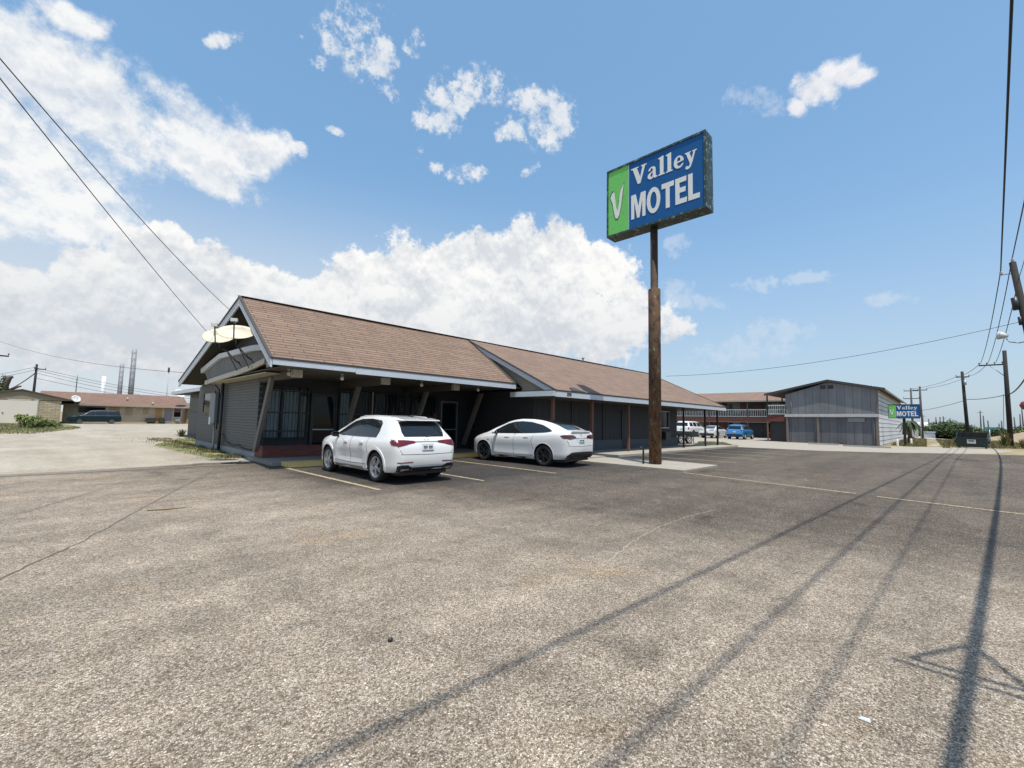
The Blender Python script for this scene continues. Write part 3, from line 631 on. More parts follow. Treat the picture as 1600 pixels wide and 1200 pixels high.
# house number on the fascia
def flat_text(name, txt, size, loc, rot, m, parent=None, bold=0.0, extrude=0.004, spacing=1.0):
    cd = bpy.data.curves.new(name, 'FONT'); cd.body = txt; cd.size = size; cd.extrude = extrude; cd.offset = bold; cd.align_x = 'CENTER'; cd.align_y = 'CENTER'; cd.space_character = spacing
    tmp = bpy.data.objects.new('tmp', cd); COL.objects.link(tmp)
    me = bpy.data.meshes.new_from_object(tmp.evaluated_get(bpy.context.evaluated_depsgraph_get())); bpy.data.objects.remove(tmp)
    me.name = name; me.materials.clear(); me.materials.append(m)
    me.transform(Matrix.Translation(Vector(loc) - ORG.get(parent.name, Vector()) if parent else Vector(loc)) @ rot.to_4x4())
    o = bpy.data.objects.new(name, me); COL.objects.link(o)
    if parent: o.parent = parent
    return o
FACE_S = Matrix(((1, 0, 0), (0, 0, -1), (0, 1, 0)))       # readable from -Y
FACE_W = Matrix(((0, 0, -1), (-1, 0, 0), (0, 1, 0)))      # readable from -X
flat_text('house_number', '2781', .17, (14.75, YE2-.042, ZE2-.155), FACE_S, metal_dark, office, bold=.006)
# things fixed to the office but not part of it
for i, (x, lab) in enumerate(((4.72, 'cream flood lamp under the first pale beam end, nearest the gable'), (6.35, 'small soffit lamp between the first and second pale beam ends'), (9.4, 'small soffit lamp between the second and third pale beam ends'), (12.2, 'small soffit lamp beyond the third pale beam end'))):
    z = 2.939
    t = thing('soffit_lamp', lab, 'lamp', (x, 13.9, z), 0, 'soffit lamps along the porch eave')
    b = MB(); b.lathe([(.05, 0), (.05, -.03), (.02, -.04), (.02, -.09)], 12, 'z', (x, 13.9, z), close=True); b.build('lamp_base', metal_grey, t)
    b = MB(); b.lathe([(.02, -.08), (.05, -.10), (.062, -.15), (.045, -.20), (0.001, -.215)], 14, 'z', (x, 13.9, z)); b.build('bulb', trim_cream if i == 0 else M('frosted_bulb', (0.62, 0.62, 0.60), .3, .03), t)
# meter, conduit and cable on the side wall
t = thing('electric_meter_box', 'blue grey electric meter box and tall conduits on the brick side wall', 'meter box', (4.9, 22.2, 0))
b = MB(); b.box(4.72, 4.915, 22.6, 23.5, 1.15, 2.45); b.build('cabinet', M('blue_grey_cabinet', (0.15, 0.18, 0.20), .5, .1, 3), t, bevel=.02)
b = MB(); b.path([(4.80, 21.75, 0), (4.80, 21.75, 2.86)], .055, 10); b.path([(4.83, 22.05, 0), (4.83, 22.05, 2.80)], .03, 8); b.path([(4.80, 22.35, .9), (4.80, 22.35, 2.6), (4.62, 22.3, 2.8)], .03, 8); b.build('conduit', metal_dark, t)
b = MB(); b.path([(4.84, 23.0, 1.2), (4.86, 23.0, .2), (4.86, 23.0, 0)], .03, 8); b.build('ground_pipe', metal_grey, t)
B(4.70, 4.719, 23.1, 23.38, 1.1, 1.42).build('paper_tag', plate_mat, t)
t = thing('drooping_cable', 'black cable drooping along the foot of the brick side wall', 'cable', (4.87, 18, 0))
b = MB(); b.path([(4.87, 21.6, .75), (4.87, 21.0, .45), (4.87, 20.0, .34), (4.87, 19.3, .42), (4.87, 18.6, .30), (4.87, 17.9, .30), (4.87, 17.36, .36)], .018, 6); b.build('cable_run', wire_mat, t)
t = thing('cleanout_pipe', 'short pale pipe stub standing in weeds at the wall corner', 'pipe', (5.3, 28.2, 0))
b = MB(); b.path([(5.3, 28.2, 0), (5.3, 28.2, .55)], .06, 10); b.build('pipe', trim_white, t); b = MB(); b.lathe([(.075, .55), (.075, .6), (0.001, .61)], 10, 'z', (5.3, 28.2, 0)); b.build('pipe_cap', trim_white, t)

# satellite dishes on bent masts
def dish(loc, foot, aim, w, h, lab, grp):
    t = thing('satellite_dish', lab, 'satellite dish', foot, 0, grp)
    c = Vector(loc); n = Vector(aim).normalized(); sx = Vector((0, 0, 1)).cross(n).normalized(); sy = n.cross(sx)
    b = MB(); rings = []
    for k in range(0, 7):
        r = k/6
        rings.append([b.bm.verts.new(c + sx*(w/2*r*math.cos(a)) + sy*(h/2*r*math.sin(a)) + n*(0.13*r*r-.06)) for a in [2*math.pi*j/36 for j in range(36)]])
    for p, q in zip(rings, rings[1:]):
        for j in range(36): f = b.bm.faces.new((p[j], p[(j+1) % 36], q[(j+1) % 36], q[j])); f.smooth = True
    bmesh.ops.remove_doubles(b.bm, verts=b.bm.verts[:], dist=1e-5)
    bmesh.ops.solidify(b.bm, geom=b.bm.faces[:], thickness=.015)
    re = b.build('reflector', dish_mat, t)
    b = MB(); ft = Vector(foot); back = c - n*.10
    b.path([ft, ft + Vector((-.12, -.05, .04)), ft + Vector((-.45, -.15, .36)), back - Vector((0, 0, .30)), back - Vector((0, 0, .12)), back], .026, 8)
    b.path([ft + Vector((0, .25, -.25)), ft + Vector((-.40, -.1, .30))], .014, 6); b.path([ft + Vector((0, -.3, -.15)), ft + Vector((-.40, -.15, .32))], .014, 6); b.build('mast', metal_dark, t)
    tip = c + n*.52 - sy*h*.05; bot = c - sy*h*.5
    b = MB(); b.path([back, bot, bot+n*.05, tip], .02, 8); b.build('feed_arm', metal_dark, t)
    b = MB(); q = tip; b.beam(q - sx*.09, q + sx*.09, .09, .09); b.path([q, q - n*.10], .035, 10); b.build('feed_horn', M('off_white_feed', (0.58, 0.57, 0.52), .5, .1), t)
dish((3.47, 16.60, 4.02), (4.32, 17.6, 3.36), (-.42, -.62, .66), .98, .74, 'pale cream satellite dish by the gable, the left one half hidden behind the other', 'satellite dishes on the office gable')
dish((3.60, 15.20, 3.98), (4.32, 16.2, 3.36), (-.30, -.62, .72), 1.02, .72, 'warm cream satellite dish by the gable, the right one overlapping the other', 'satellite dishes on the office gable')

# ---------------------------------------------------------------- lettering drawn as outlines
def arc(cx, cy, rx, ry, a0, a1, n): return [(cx+rx*math.cos(R(a0+(a1-a0)*i/n)), cy+ry*math.sin(R(a0+(a1-a0)*i/n))) for i in range(n+1)]
GL = {
 'V': (.92, [[(0,1),(.44,1),(.44,.94),(.36,.93),(.54,.33),(.68,.93),(.60,.94),(.60,1),(.92,1),(.92,.94),(.84,.92),(.56,0),(.40,0),(.10,.92),(0,.94)]]),
 'a': (.56, [[(.05,.47),(.06,.55),(.13,.63),(.25,.67),(.38,.64),(.45,.56),(.46,.46),(.46,.14),(.48,.09),(.55,.08),(.55,.02),(.46,-.01),(.38,.0),(.33,.07),(.27,.01),(.18,-.01),(.07,.03),(.01,.10),(0,.18),(.03,.28),(.11,.34),(.22,.38),(.30,.41),(.30,.50),(.28,.57),(.23,.59),(.18,.56),(.16,.47)], [(.30,.34),(.30,.18),(.26,.11),(.21,.10),(.17,.14),(.16,.20),(.18,.27),(.23,.31)]]),
 'l': (.36, [[(0,0),(.35,0),(.35,.06),(.27,.08),(.27,1.04),(0,.98),(0,.92),(.08,.90),(.08,.08),(0,.06)]]),
 'e': (.52, [[(.50,.18),(.45,.08),(.37,.01),(.25,-.015),(.12,.03),(.04,.12),(0,.24),(0,.38),(.04,.52),(.12,.62),(.25,.67),(.38,.63),(.47,.53),(.51,.42),(.51,.33),(.17,.29),(.19,.18),(.24,.12),(.31,.10),(.39,.14),(.44,.21)], [(.17,.36),(.35,.39),(.345,.48),(.32,.55),(.265,.59),(.21,.56),(.18,.48)]]),
 'y': (.58, [[(0,.65),(.30,.65),(.30,.60),(.24,.59),(.34,.24),(.43,.59),(.37,.60),(.37,.65),(.60,.65),(.60,.60),(.53,.58),(.37,.04),(.31,-.12),(.24,-.21),(.14,-.25),(.03,-.21),(.02,-.13),(.06,-.07),(.13,-.07),(.19,-.12),(.23,-.07),(.25,.03),(.06,.58),(0,.60)]]),
 'M': (.82, [[(0,0),(0,1),(.26,1),(.41,.45),(.56,1),(.82,1),(.82,0),(.64,0),(.64,.70),(.48,0),(.34,0),(.18,.70),(.18,0)]]),
 'O': (.74, [arc(.37,.5,.37,.52,0,345,23), arc(.37,.5,.175,.34,0,345,23)]),
 'T': (.64, [[(0,1),(.64,1),(.64,.80),(.425,.80),(.425,0),(.215,0),(.215,.80),(0,.80)]]),
 'E': (.57, [[(0,0),(0,1),(.55,1),(.55,.81),(.21,.81),(.21,.61),(.51,.61),(.51,.42),(.21,.42),(.21,.19),(.57,.19),(.57,0)]]),
 'L': (.55, [[(0,0),(0,1),(.21,1),(.21,.19),(.55,.19),(.55,0)]]),
}
def outlines(name, loops, m, mat4, parent, extrude):
    cd = bpy.data.curves.new(name, 'CURVE'); cd.dimensions = '2D'; cd.fill_mode = 'BOTH'; cd.extrude = extrude
    for lp in loops:
        sp = cd.splines.new('POLY'); sp.points.add(len(lp)-1); sp.use_cyclic_u = True
        for p, (x, y) in zip(sp.points, lp): p.co = (x, y, 0, 1)
    tmp = bpy.data.objects.new('tmp', cd); COL.objects.link(tmp)
    me = bpy.data.meshes.new_from_object(tmp.evaluated_get(bpy.context.evaluated_depsgraph_get())); bpy.data.objects.remove(tmp)
    me.name = name; me.materials.clear(); me.materials.append(m); me.transform(mat4)
    o = bpy.data.objects.new(name, me); COL.objects.link(o); o.parent = parent; return o
def word(name, txt, x0, x1, y0, h, gap, m, place, parent, extrude):
    tot = sum(GL[c][0] for c in txt) + gap*(len(txt)-1); k = (x1-x0)/tot; x = 0; loops = []
    for c in txt:
        for lp in GL[c][1]: loops.append([(x0+(x+px)*k, y0+py*h) for px, py in lp])
        x += GL[c][0] + gap
    return outlines(name, loops, m, place, parent, extrude)
def emissless(name, col, stain, amt): return M(name, col, 0.5, 0.05, 1.2, 0.0, 30, stain=stain, stain_amt=amt, stain_scale=5, spec=.2)
sign_blue = emissless('sign_blue_face', (0.012, 0.098, 0.285), (0.010, 0.075, 0.21), .10)
sign_green = emissless('sign_green_face', (0.17, 0.56, 0.14), (0.12, 0.36, 0.10), .14)
sign_white = M('sign_letter_white', (0.74, 0.74, 0.70), .45, .04, 2)
sign_dark = M('sign_logo_outline', (0.07, 0.12, 0.10), .5, .1, 4)
sign_frame = M('weathered_green_black_sign_frame', (0.025, 0.045, 0.042), .55, .35, 3, .25, 25, stain=(0.20, 0.33, 0.31), stain_amt=.30, stain_scale=6)
def motel_sign(root, X, Yl, Yr, z0, z1, depth, parent_frame=True):
    """face towards -X; reads from Yl (left, larger Y) to Yr"""
    W, H_ = Yl-Yr, z1-z0; fr = .06*H_/2.9+.02
    b = MB(); b.box(X, X+depth, Yr, Yl, z0, z1); cab = b.build('cabinet', sign_frame, root, bevel=.012)
    b = MB(); e = .03*H_/2.9+.008
    b.box(X-e, X+.0, Yr, Yl, z0, z0+fr); b.box(X-e, X, Yr, Yl, z1-fr, z1); b.box(X-e, X, Yl-fr*.8, Yl, z0+fr, z1-fr); b.box(X-e, X, Yr, Yr+fr, z0+fr, z1-fr); b.build('face_frame', sign_frame, cab)
    gw = W*.245; i = .006
    B(X-i, X-.001, Yl-gw, Yl-fr*.8, z0+fr, z1-fr).build('green_face', sign_green, root)
    B(X-i, X-.001, Yr+fr, Yl-gw-.02, z0+fr, z1-fr).build('blue_face', sign_blue, root)
    B(X-i-.004, X-.001, Yl-gw-.02, Yl-gw, z0+fr, z1-fr).build('divider', trim_white, root)
    loc = Vector((X-i-.006, Yl, z0)) - ORG[root.name]
    pl = Matrix.Translation(loc) @ FACE_W.to_4x4()
    word('lettering', 'Valley', gw+.10*W*.3, W-.085*W, H_*.635, H_*.25, .06, sign_white, pl, root, .005)
    word('lettering', 'MOTEL', gw+.10*W*.3, W-.06*W, H_*.155, H_*.345, .07, sign_white, pl, root, .005)
    v = [(.10,.52),(.27,.60),(.40,.565),(.44,.36),(.52,.30),(.60,.42),(.66,.56),(.84,.70),(.80,.55),(.70,.36),(.60,.22),(.50,.165),(.40,.19),(.30,.33),(.22,.46)]
    v = [(.09,.545),(.20,.615),(.30,.625),(.36,.50),(.42,.35),(.52,.29),(.60,.40),(.64,.53),(.70,.62),(.86,.70),(.80,.56),(.72,.37),(.62,.225),(.52,.17),(.40,.18),(.31,.28),(.22,.44)]
    cx, cy = .5, .4; v = [(.47+(x-.47)*.80, .45+(y-.40)*.90) for x, y in v]
    outlines('logo_outline', [[((cx+(x-cx)*1.13)*gw, (cy+(y-cy)*1.10)*H_) for x, y in v]], sign_dark, pl, root, .004)
    outlines('logo', [[(x*gw, y*H_) for x, y in v]], sign_white, Matrix.Translation((-.004, 0, 0)) @ pl, root, .004)
rust = None
def mat_rust():
    m, T, b = principled('rusted_sign_pole'); P = T.coords(); x, y, z = T.sep(P)
    n = T.noise(T.mapping(P, (0,0,0), (0,0,0), (1,1,.45)), 6, 8, .68); n2 = T.noise(P, 17, 5, .7)
    k = T.math('ADD', T.math('MULTIPLY', n, .7), T.math('MULTIPLY', n2, .3))
    c = T.ramp(k, [(.38, (.018, .015, .014)), (.46, (.06, .036, .021)), (.51, (.17, .070, .028)), (.545, (.07, .052, .028)), (.59, (.15, .13, .068)), (.66, (.38, .34, .23))])
    dk = T.step(z, 6.6, 6.75, 1.0, .35)
    T.l.new(T.mix(1.0, c, T.comb(dk, dk, dk), 'MULTIPLY'), b.inputs['Base Color']); b.inputs['Roughness'].default_value = .8; bump(T, b, k, .4, .02); return m
big = thing('pole_sign', 'tall motel sign reading Valley MOTEL on a thick rusty pole beside the porch', 'sign', (15.61, 7.73, 0))
b = MB(); b.lathe([(.225, .05), (.225, 6.64), (.205, 6.67), (.14, 6.67), (.14, 9.14)], 28, 'z', (15.61, 7.73, 0), close=True); b.build('pole', mat_rust(), big)
motel_sign(big, 15.31, 9.64, 5.60, 9.12, 11.98, .60)
t = thing('hose_bib_pipe', 'small black tap pipe standing against the rusty sign pole', 'pipe', (15.25, 8.0, .05))
b = MB(); b.path([(15.25, 8.02, .05), (15.25, 8.02, .62), (15.18, 8.05, .66), (15.10, 8.1, .60)], .035, 8); b.build('pipe', metal_dark, t)

# small litter on the paving
t = thing('stone', 'small dark stone lying alone on the foreground paving', 'stone', (1.73, 2.82, 0))
b = MB(); b.blob((1.73, 2.82, .012), .022, .016, .016, 7); b.build('rock', metal_dark, t)
t = thing('litter_scrap', 'crumpled white scrap of litter on the foreground paving', 'litter', (3.11, .36, 0))
b = MB(); b.hexa([(3.10, .34, .004), (3.125, .345, .004), (3.13, .385, .004), (3.10, .395, .004), (3.104, .345, .012), (3.12, .347, .016), (3.122, .378, .010), (3.106, .386, .014)]); b.build('paper', plate_mat, t)
t = thing('fallen_twig', 'pale brown twig lying on the paving left of the cars', 'twig', (1.26, 9.05, 0))
b = MB(); b.path([(1.1, 9.1, .012), (1.3, 9.0, .02), (1.6, 8.98, .012)], [.012, .016, .006], 6); b.path([(1.3, 9.0, .02), (1.45, 9.12, .015)], .006, 5); b.build('branch', M('dry_twig', (.30, .22, .13), .9, .2, 9), t)

# ---------------------------------------------------------------- vehicles
def pchip(pts):
    xs = [p[0] for p in pts]; ys = [p[1] for p in pts]; n = len(xs)
    h = [xs[i+1]-xs[i] for i in range(n-1)]; dl = [(ys[i+1]-ys[i])/h[i] for i in range(n-1)]
    m = [dl[0]]
    for i in range(1, n-1):
        if dl[i-1]*dl[i] <= 0: m.append(0.0)
        else:
            w1, w2 = 2*h[i]+h[i-1], h[i]+2*h[i-1]; m.append((w1+w2)/(w1/dl[i-1]+w2/dl[i]))
    m.append(dl[-1])
    def f(x):
        if x <= xs[0]: return ys[0]
        if x >= xs[-1]: return ys[-1]
        i = max(j for j in range(n-1) if xs[j] <= x); t = (x-xs[i])/h[i]
        return ((2*t**3-3*t*t+1)*ys[i] + (t**3-2*t*t+t)*h[i]*m[i] + (-2*t**3+3*t*t)*ys[i+1] + (t**3-t*t)*h[i]*m[i+1])
    return f
def sstep(a, b, x):
    t = max(0.0, min(1.0, (x-a)/(b-a))); return t*t*(3-2*t)
def body_mesh(sp):
    """closed car shell: x runs from rear (0) to front (L)"""
    L = sp['L']; zt, zb, w, zs, wr = (pchip(sp[k]) for k in ('zt', 'zb', 'w', 'zs', 'wr'))
    xs = [0, .008, .02, .035, .055, .08, .11, .145, .19] ; x = .24
    while x < L-.25: xs.append(x); x += .06
    xs += [L-v for v in (.22, .17, .125, .09, .06, .035, .018, .006, 0)]
    bm = bmesh.new(); rings = []
    for x in xs:
        top, bot, W = zt(x), zb(x), w(x); s = min(zs(x), top-.05); bot = min(bot, s-.12)
        h = top-s; k = sstep(.05, .52, h); r = W*.93*(1-k)+min(wr(x), W*.93)*k; cr_ = min(.10, h*.45)
        dent = sp.get('dent', 0)*sstep(sp['ar']+.45, sp['ar']+.75, x)*(1-sstep(sp['af']-.75, sp['af']-.45, x))
        half = [(0, bot), (W*.55, bot), (W*.86, bot), (W*.945, bot+.025), (W*.975, bot+.09), (W*.985-dent*.3, bot+(s-bot)*.25), (W*.985-dent, bot+(s-bot)*.42), (W*.998-dent*.4, bot+(s-bot)*.60),
                (W, bot+(s-bot)*.78), (W*.992, bot+(s-bot)*.92), (W*.965, s+.005), (W*.935, s+min(.04, h*.3))]
        y0 = W*.935; z0 = s+min(.04, h*.3); z1 = top-cr_
        for t in (.25, .5, .75, 1.0):
            half.append((y0+(r-y0)*t + math.sin(math.pi*t)*.018*k, z0+(z1-z0)*t))
        half += [(r*.955, top-cr_*.52), (r*.86, top-cr_*.22), (r*.62, top-cr_*.07), (r*.3, top-cr_*.01), (0, top)]
        full = half + [(-y, z) for y, z in half[-2:0:-1]]
        rings.append([bm.verts.new((x, y, z)) for y, z in full])
    for a, b in zip(rings, rings[1:]):
        n = len(a)
        for i in range(n): bm.faces.new((a[i], a[(i+1) % n], b[(i+1) % n], b[i]))
    bm.faces.new(rings[0][::-1]); bm.faces.new(rings[-1])
    bmesh.ops.recalc_face_normals(bm, faces=bm.faces[:])
    for f in bm.faces: f.smooth = True
    return bm
def mesh_obj(name, me, parent):
    o = bpy.data.objects.new(name, me); COL.objects.link(o); o.parent = parent; return o
AX = {'L': (lambda u, v: ((u, 3, v), (0, -1, 0))), 'R': (lambda u, v: ((u, -3, v), (0, 1, 0))), 'B': (lambda u, v: ((-3, u, v), (1, 0, 0))), 'F': (lambda u, v: ((9, u, v), (-1, 0, 0))), 'T': (lambda u, v: ((u, v, 4), (0, 0, -1)))}
def panel(name, bvh, poly, ax, off, m, parent, cell=.05, hole=None, sink=0.012):
    """a skin laid on the shell inside a side / rear / top outline, with edges turned back into it"""
    bm = bmesh.new()
    f = bm.faces.new([bm.verts.new((u, v, 0)) for u, v in poly])
    if hole:
        pass
    bmesh.ops.triangulate(bm, faces=bm.faces[:])
    us = [p[0] for p in poly]; vs = [p[1] for p in poly]
    for a, lo, hi in ((0, min(us), max(us)), (1, min(vs), max(vs))):
        n = max(1, int((hi-lo)/cell))
        for i in range(1, n):
            c = [0, 0, 0]; c[a] = lo+(hi-lo)*i/n; nn = [0, 0, 0]; nn[a] = 1
            bmesh.ops.bisect_plane(bm, geom=bm.verts[:]+bm.edges[:]+bm.faces[:], plane_co=c, plane_no=nn)
    bad = []
    for v in bm.verts:
        o, d = AX[ax](v.co.x, v.co.y); hit = bvh.ray_cast(Vector(o), Vector(d), 12)
        if hit[0] is None: bad.append(v); continue
        nrm = hit[1] if hit[1].dot(Vector(d)) < 0 else -hit[1]
        v.co = hit[0] + nrm*off
    if bad: bmesh.ops.delete(bm, geom=bad, context='VERTS')
    if not bm.faces: bm.free(); return None
    bmesh.ops.recalc_face_normals(bm, faces=bm.faces[:])
    d = Vector(AX[ax](0, 0)[1])
    if sum((f.normal.dot(d) for f in bm.faces)) > 0: bmesh.ops.reverse_faces(bm, faces=bm.faces[:])
    bd = [e for e in bm.edges if e.is_boundary]
    r = bmesh.ops.extrude_edge_only(bm, edges=bd)
    for v in [g for g in r['geom'] if isinstance(g, bmesh.types.BMVert)]: v.co += d*(off+sink)
    for f in bm.faces: f.smooth = False
    for f in bm.faces:
        if f.normal.length: f.smooth = True
    me = bpy.data.meshes.new(name); bm.to_mesh(me); bm.free(); me.materials.append(m)
    try: me.set_sharp_from_angle(angle=R(40))
    except Exception: pass
    return mesh_obj(name, me, parent)
def strip(poly_pts, w):
    """outline of a thin line through points"""
    a, c = [], []
    for i, p in enumerate(poly_pts):
        q0 = Vector(poly_pts[max(i-1, 0)]); q1 = Vector(poly_pts[min(i+1, len(poly_pts)-1)]); d = (q1-q0).normalized(); n = Vector((-d.y, d.x))*w/2
        a.append((p[0]+n.x, p[1]+n.y)); c.append((p[0]-n.x, p[1]-n.y))
    return a + c[::-1]
def wheel(parent, x, y, r, wd, side, rim_m, spokes=10, rimr=.70, detail=True):
    s = side; hw = wd/2
    b = MB(); b.lathe([(r*.60, -hw*.75), (r*.72, -hw*.95), (r*.90, -hw), (r*.985, -hw*.8), (r, -hw*.4), (r, hw*.4), (r*.985, hw*.8), (r*.90, hw), (r*.72, hw*.95), (r*.66, hw*.78)], 40, 'y', (x, y, r))
    ty = b.build('wheel', rubber, parent, local=True)
    b = MB(); R_ = r*rimr; yo = y + s*hw*.86
    b.lathe([(R_*.86, -s*hw*.9), (R_*.90, -s*.02), (R_*.985, -s*.012), (R_, 0.0), (R_*.965, s*.008), (R_*.90, -s*.004)], 40, 'y', (x, yo, r))
    b.lathe([(0.001, s*.004), (R_*.10, s*.004), (R_*.17, -s*.006), (R_*.17, -s*.05)], 20, 'y', (x, yo-s*.01, r))
    for k in range(spokes):
        a = 2*math.pi*k/spokes + (.16 if k % 2 else -.16)*(5/spokes if spokes > 5 else 0)*2
        ca, sa = math.cos(a), math.sin(a); ta, tb = R_*.055, R_*.085
        def pt(rad, t, dy): return (x+ca*rad-sa*t, yo+s*dy, r+sa*rad+ca*t)
        b.hexa([pt(R_*.12, -ta, -.045), pt(R_*.93, -tb, -.04), pt(R_*.93, tb, -.04), pt(R_*.12, ta, -.045), pt(R_*.12, -ta*.8, -.008), pt(R_*.93, -tb*.6, .0), pt(R_*.93, tb*.6, .0), pt(R_*.12, ta*.8, -.008)])
    rim = b.build('rim', rim_m, ty, local=True)
    b = MB(); b.lathe([(0.001, -s*.07), (R_*.62, -s*.07), (R_*.62, -s*.085)], 24, 'y', (x, yo, r)); b.lathe([(0.001, -s*.10), (R_*.95, -s*.10)], 24, 'y', (x, yo, r)); b.build('brake_disc', metal_dark, ty, local=True)
    return ty
def make_car(sp, name, label, cat, loc, rz, group=None):
    root = thing(name, label, cat, loc, rz, group)
    bm = body_mesh(sp); bvh = BVHTree.FromBMesh(bm)
    me = bpy.data.meshes.new('body'); bm.to_mesh(me); bm.free(); me.materials.append(sp['paint']); me.materials.append(black_plastic)
    body = mesh_obj('body', me, root)
    cut = MB(); r = sp['wr_'] + .055
    for ax_ in (sp['ar'], sp['af']):
        for s in (1, -1):
            W = pchip(sp['w'])(ax_)
            cut.lathe([(r, s*(W-.30)), (r, s*(W+.3))], 36, 'y', (ax_, 0, sp['wr_']+.01), close=True)
    bmesh.ops.recalc_face_normals(cut.bm, faces=cut.bm.faces[:])
    cme = bpy.data.meshes.new('cut'); cut.bm.to_mesh(cme); cut.bm.free(); cme.materials.append(black_plastic); co = bpy.data.objects.new('cut', cme); COL.objects.link(co); co.location = loc; co.rotation_euler = (0, 0, rz)
    md = body.modifiers.new('arch', 'BOOLEAN'); md.object = co; md.operation = 'DIFFERENCE'; md.solver = 'EXACT'
    try: md.material_mode = 'TRANSFER'
    except Exception: pass
    dg = bpy.context.evaluated_depsgraph_get(); nm = bpy.data.meshes.new_from_object(body.evaluated_get(dg)); body.modifiers.clear(); body.data = nm; nm.name = 'body'
    bpy.data.objects.remove(co)
    try: nm.set_sharp_from_angle(angle=R(48))
    except Exception: pass
    for ax_ in (sp['ar'], sp['af']):
        for s in (1, -1):
            W = pchip(sp['w'])(ax_)
            wheel(root, ax_, s*(W-.135), sp['wr_'], .235, s, sp['rim'], sp.get('spokes', 10), sp.get('rimr', .72))
    for it in sp['panels']:
        nm_, poly, axes, off, m = it[:5]; cell = it[5] if len(it) > 5 else .06
        for a in axes:
            panel(nm_, bvh, poly, a, off, m, root, cell)
    return root, bvh
def mirror_y(poly): return [(-u, v) for u, v in poly][::-1]
def arch_ring(cx, cz, r0, r1, a0=-8, a1=188, n=26):
    return [(cx+r0*math.cos(R(a0+(a1-a0)*i/n)), cz+r0*math.sin(R(a0+(a1-a0)*i/n))) for i in range(n+1)] + [(cx+r1*math.cos(R(a1+(a0-a1)*i/n)), cz+r1*math.sin(R(a1+(a0-a1)*i/n))) for i in range(n+1)]
def plate(root, bvh, z, w=.31, h=.155, x=None):
    hit = bvh.ray_cast(Vector((-3, 0, z)), Vector((1, 0, 0)), 9); x = hit[0].x
    tilt = .02
    b = MB(); b.hexa([(x-.022, -w/2, z-h/2), (x+.05, -w/2, z-h/2), (x+.05, w/2, z-h/2), (x-.022, w/2, z-h/2), (x-.022+tilt, -w/2, z+h/2), (x+.05, -w/2, z+h/2), (x+.05, w/2, z+h/2), (x-.022+tilt, w/2, z+h/2)])
    p = b.build('licence_plate', plate_mat, root, local=True)
    b = MB()
    for k in range(7):
        if k == 3: continue
        yy = w*.36 - k*w*.12; b.box(x-.030, x-.012, yy-.010, yy+.010, z-h*.22, z+h*.16)
    b.box(x-.030, x-.018, -w/2-.006, w/2+.006, z-h/2-.012, z-h/2-.001)
    b.build('plate_characters', M('plate_dark', (.10, .12, .14), .5, .1, 9), p, local=True)
def mirrors(root, x, y, z, m, dark, sc=1.0):
    for s in (1, -1):
        b = MB(); b.blob((x, s*(y+.115), z+.06), .065*sc, .115*sc, .078*sc, 14); o = b.build('wing_mirror', m, root, local=True)
        b = MB(); b.beam((x+.02, s*(y-.03), z-.03), (x, s*(y+.08), z+.02), .06, .04); b.build('mirror_stalk', dark, o, local=True)
        b = MB(); b.hexa([(x-.062*sc, s*(y+.03), z+.0), (x-.05*sc, s*(y+.03), z), (x-.05*sc, s*(y+.20), z), (x-.062*sc, s*(y+.20), z), (x-.062*sc, s*(y+.03), z+.12), (x-.05*sc, s*(y+.03), z+.12), (x-.05*sc, s*(y+.20), z+.12), (x-.062*sc, s*(y+.20), z+.12)]); b.build('mirror_glass', pane_dark, o, local=True)
seam = M('panel_gap', (.05, .05, .05), .6)
suv_glass = glass('tinted_car_glass', (.012, .016, .019), .02)

# --- compact white SUV with red wrap-round lamps
AR, AF, WR = .90, 3.58, .355
suv = dict(L=4.48, ar=AR, af=AF, wr_=WR, paint=white_gloss, rim=alloy, spokes=10, dent=.028,
  zt=[(0,.66),(.02,.83),(.055,.93),(.10,1.00),(.16,1.07),(.30,1.27),(.44,1.45),(.52,1.515),(.62,1.55),(1.0,1.592),(1.5,1.615),(2.0,1.605),(2.45,1.555),(2.8,1.45),(3.15,1.27),(3.38,1.13),(3.5,1.075),(3.8,1.02),(4.1,.955),(4.3,.87),(4.43,.74),(4.48,.62)],
  zb=[(0,.44),(.05,.33),(.3,.25),(1.5,.21),(3.4,.21),(4.2,.22),(4.48,.36)],
  w=[(0,.70),(.02,.765),(.05,.81),(.11,.855),(.22,.89),(.45,.915),(.9,.925),(2.2,.915),(3.58,.92),(4.0,.885),(4.25,.80),(4.4,.68),(4.48,.52)],
  zs=[(0,1.01),(.9,1.00),(2.2,.985),(3.4,.955),(4.48,.8)],
  wr=[(0,.60),(.4,.615),(.9,.635),(2.0,.645),(3.0,.66),(3.5,.8),(4.48,.8)])
dlo = [(.98,1.06),(.93,1.20),(.98,1.40),(1.10,1.475),(1.6,1.515),(2.1,1.50),(2.45,1.44),(2.8,1.315),(3.08,1.165),(3.20,1.075),(2.9,1.055),(2.0,1.05)]
glass_parts = [(1.01,1.085),(.965,1.20),(1.01,1.385),(1.12,1.452),(1.6,1.49),(2.09,1.475),(2.42,1.418),(2.76,1.295),(3.02,1.155),(3.10,1.09),(2.9,1.08),(2.0,1.075)]
rl = [(.855,1.03),(.60,1.022),(.36,1.005),(.31,.982),(.355,.955),(.52,.932),(.66,.90),(.79,.878),(.86,.905)]
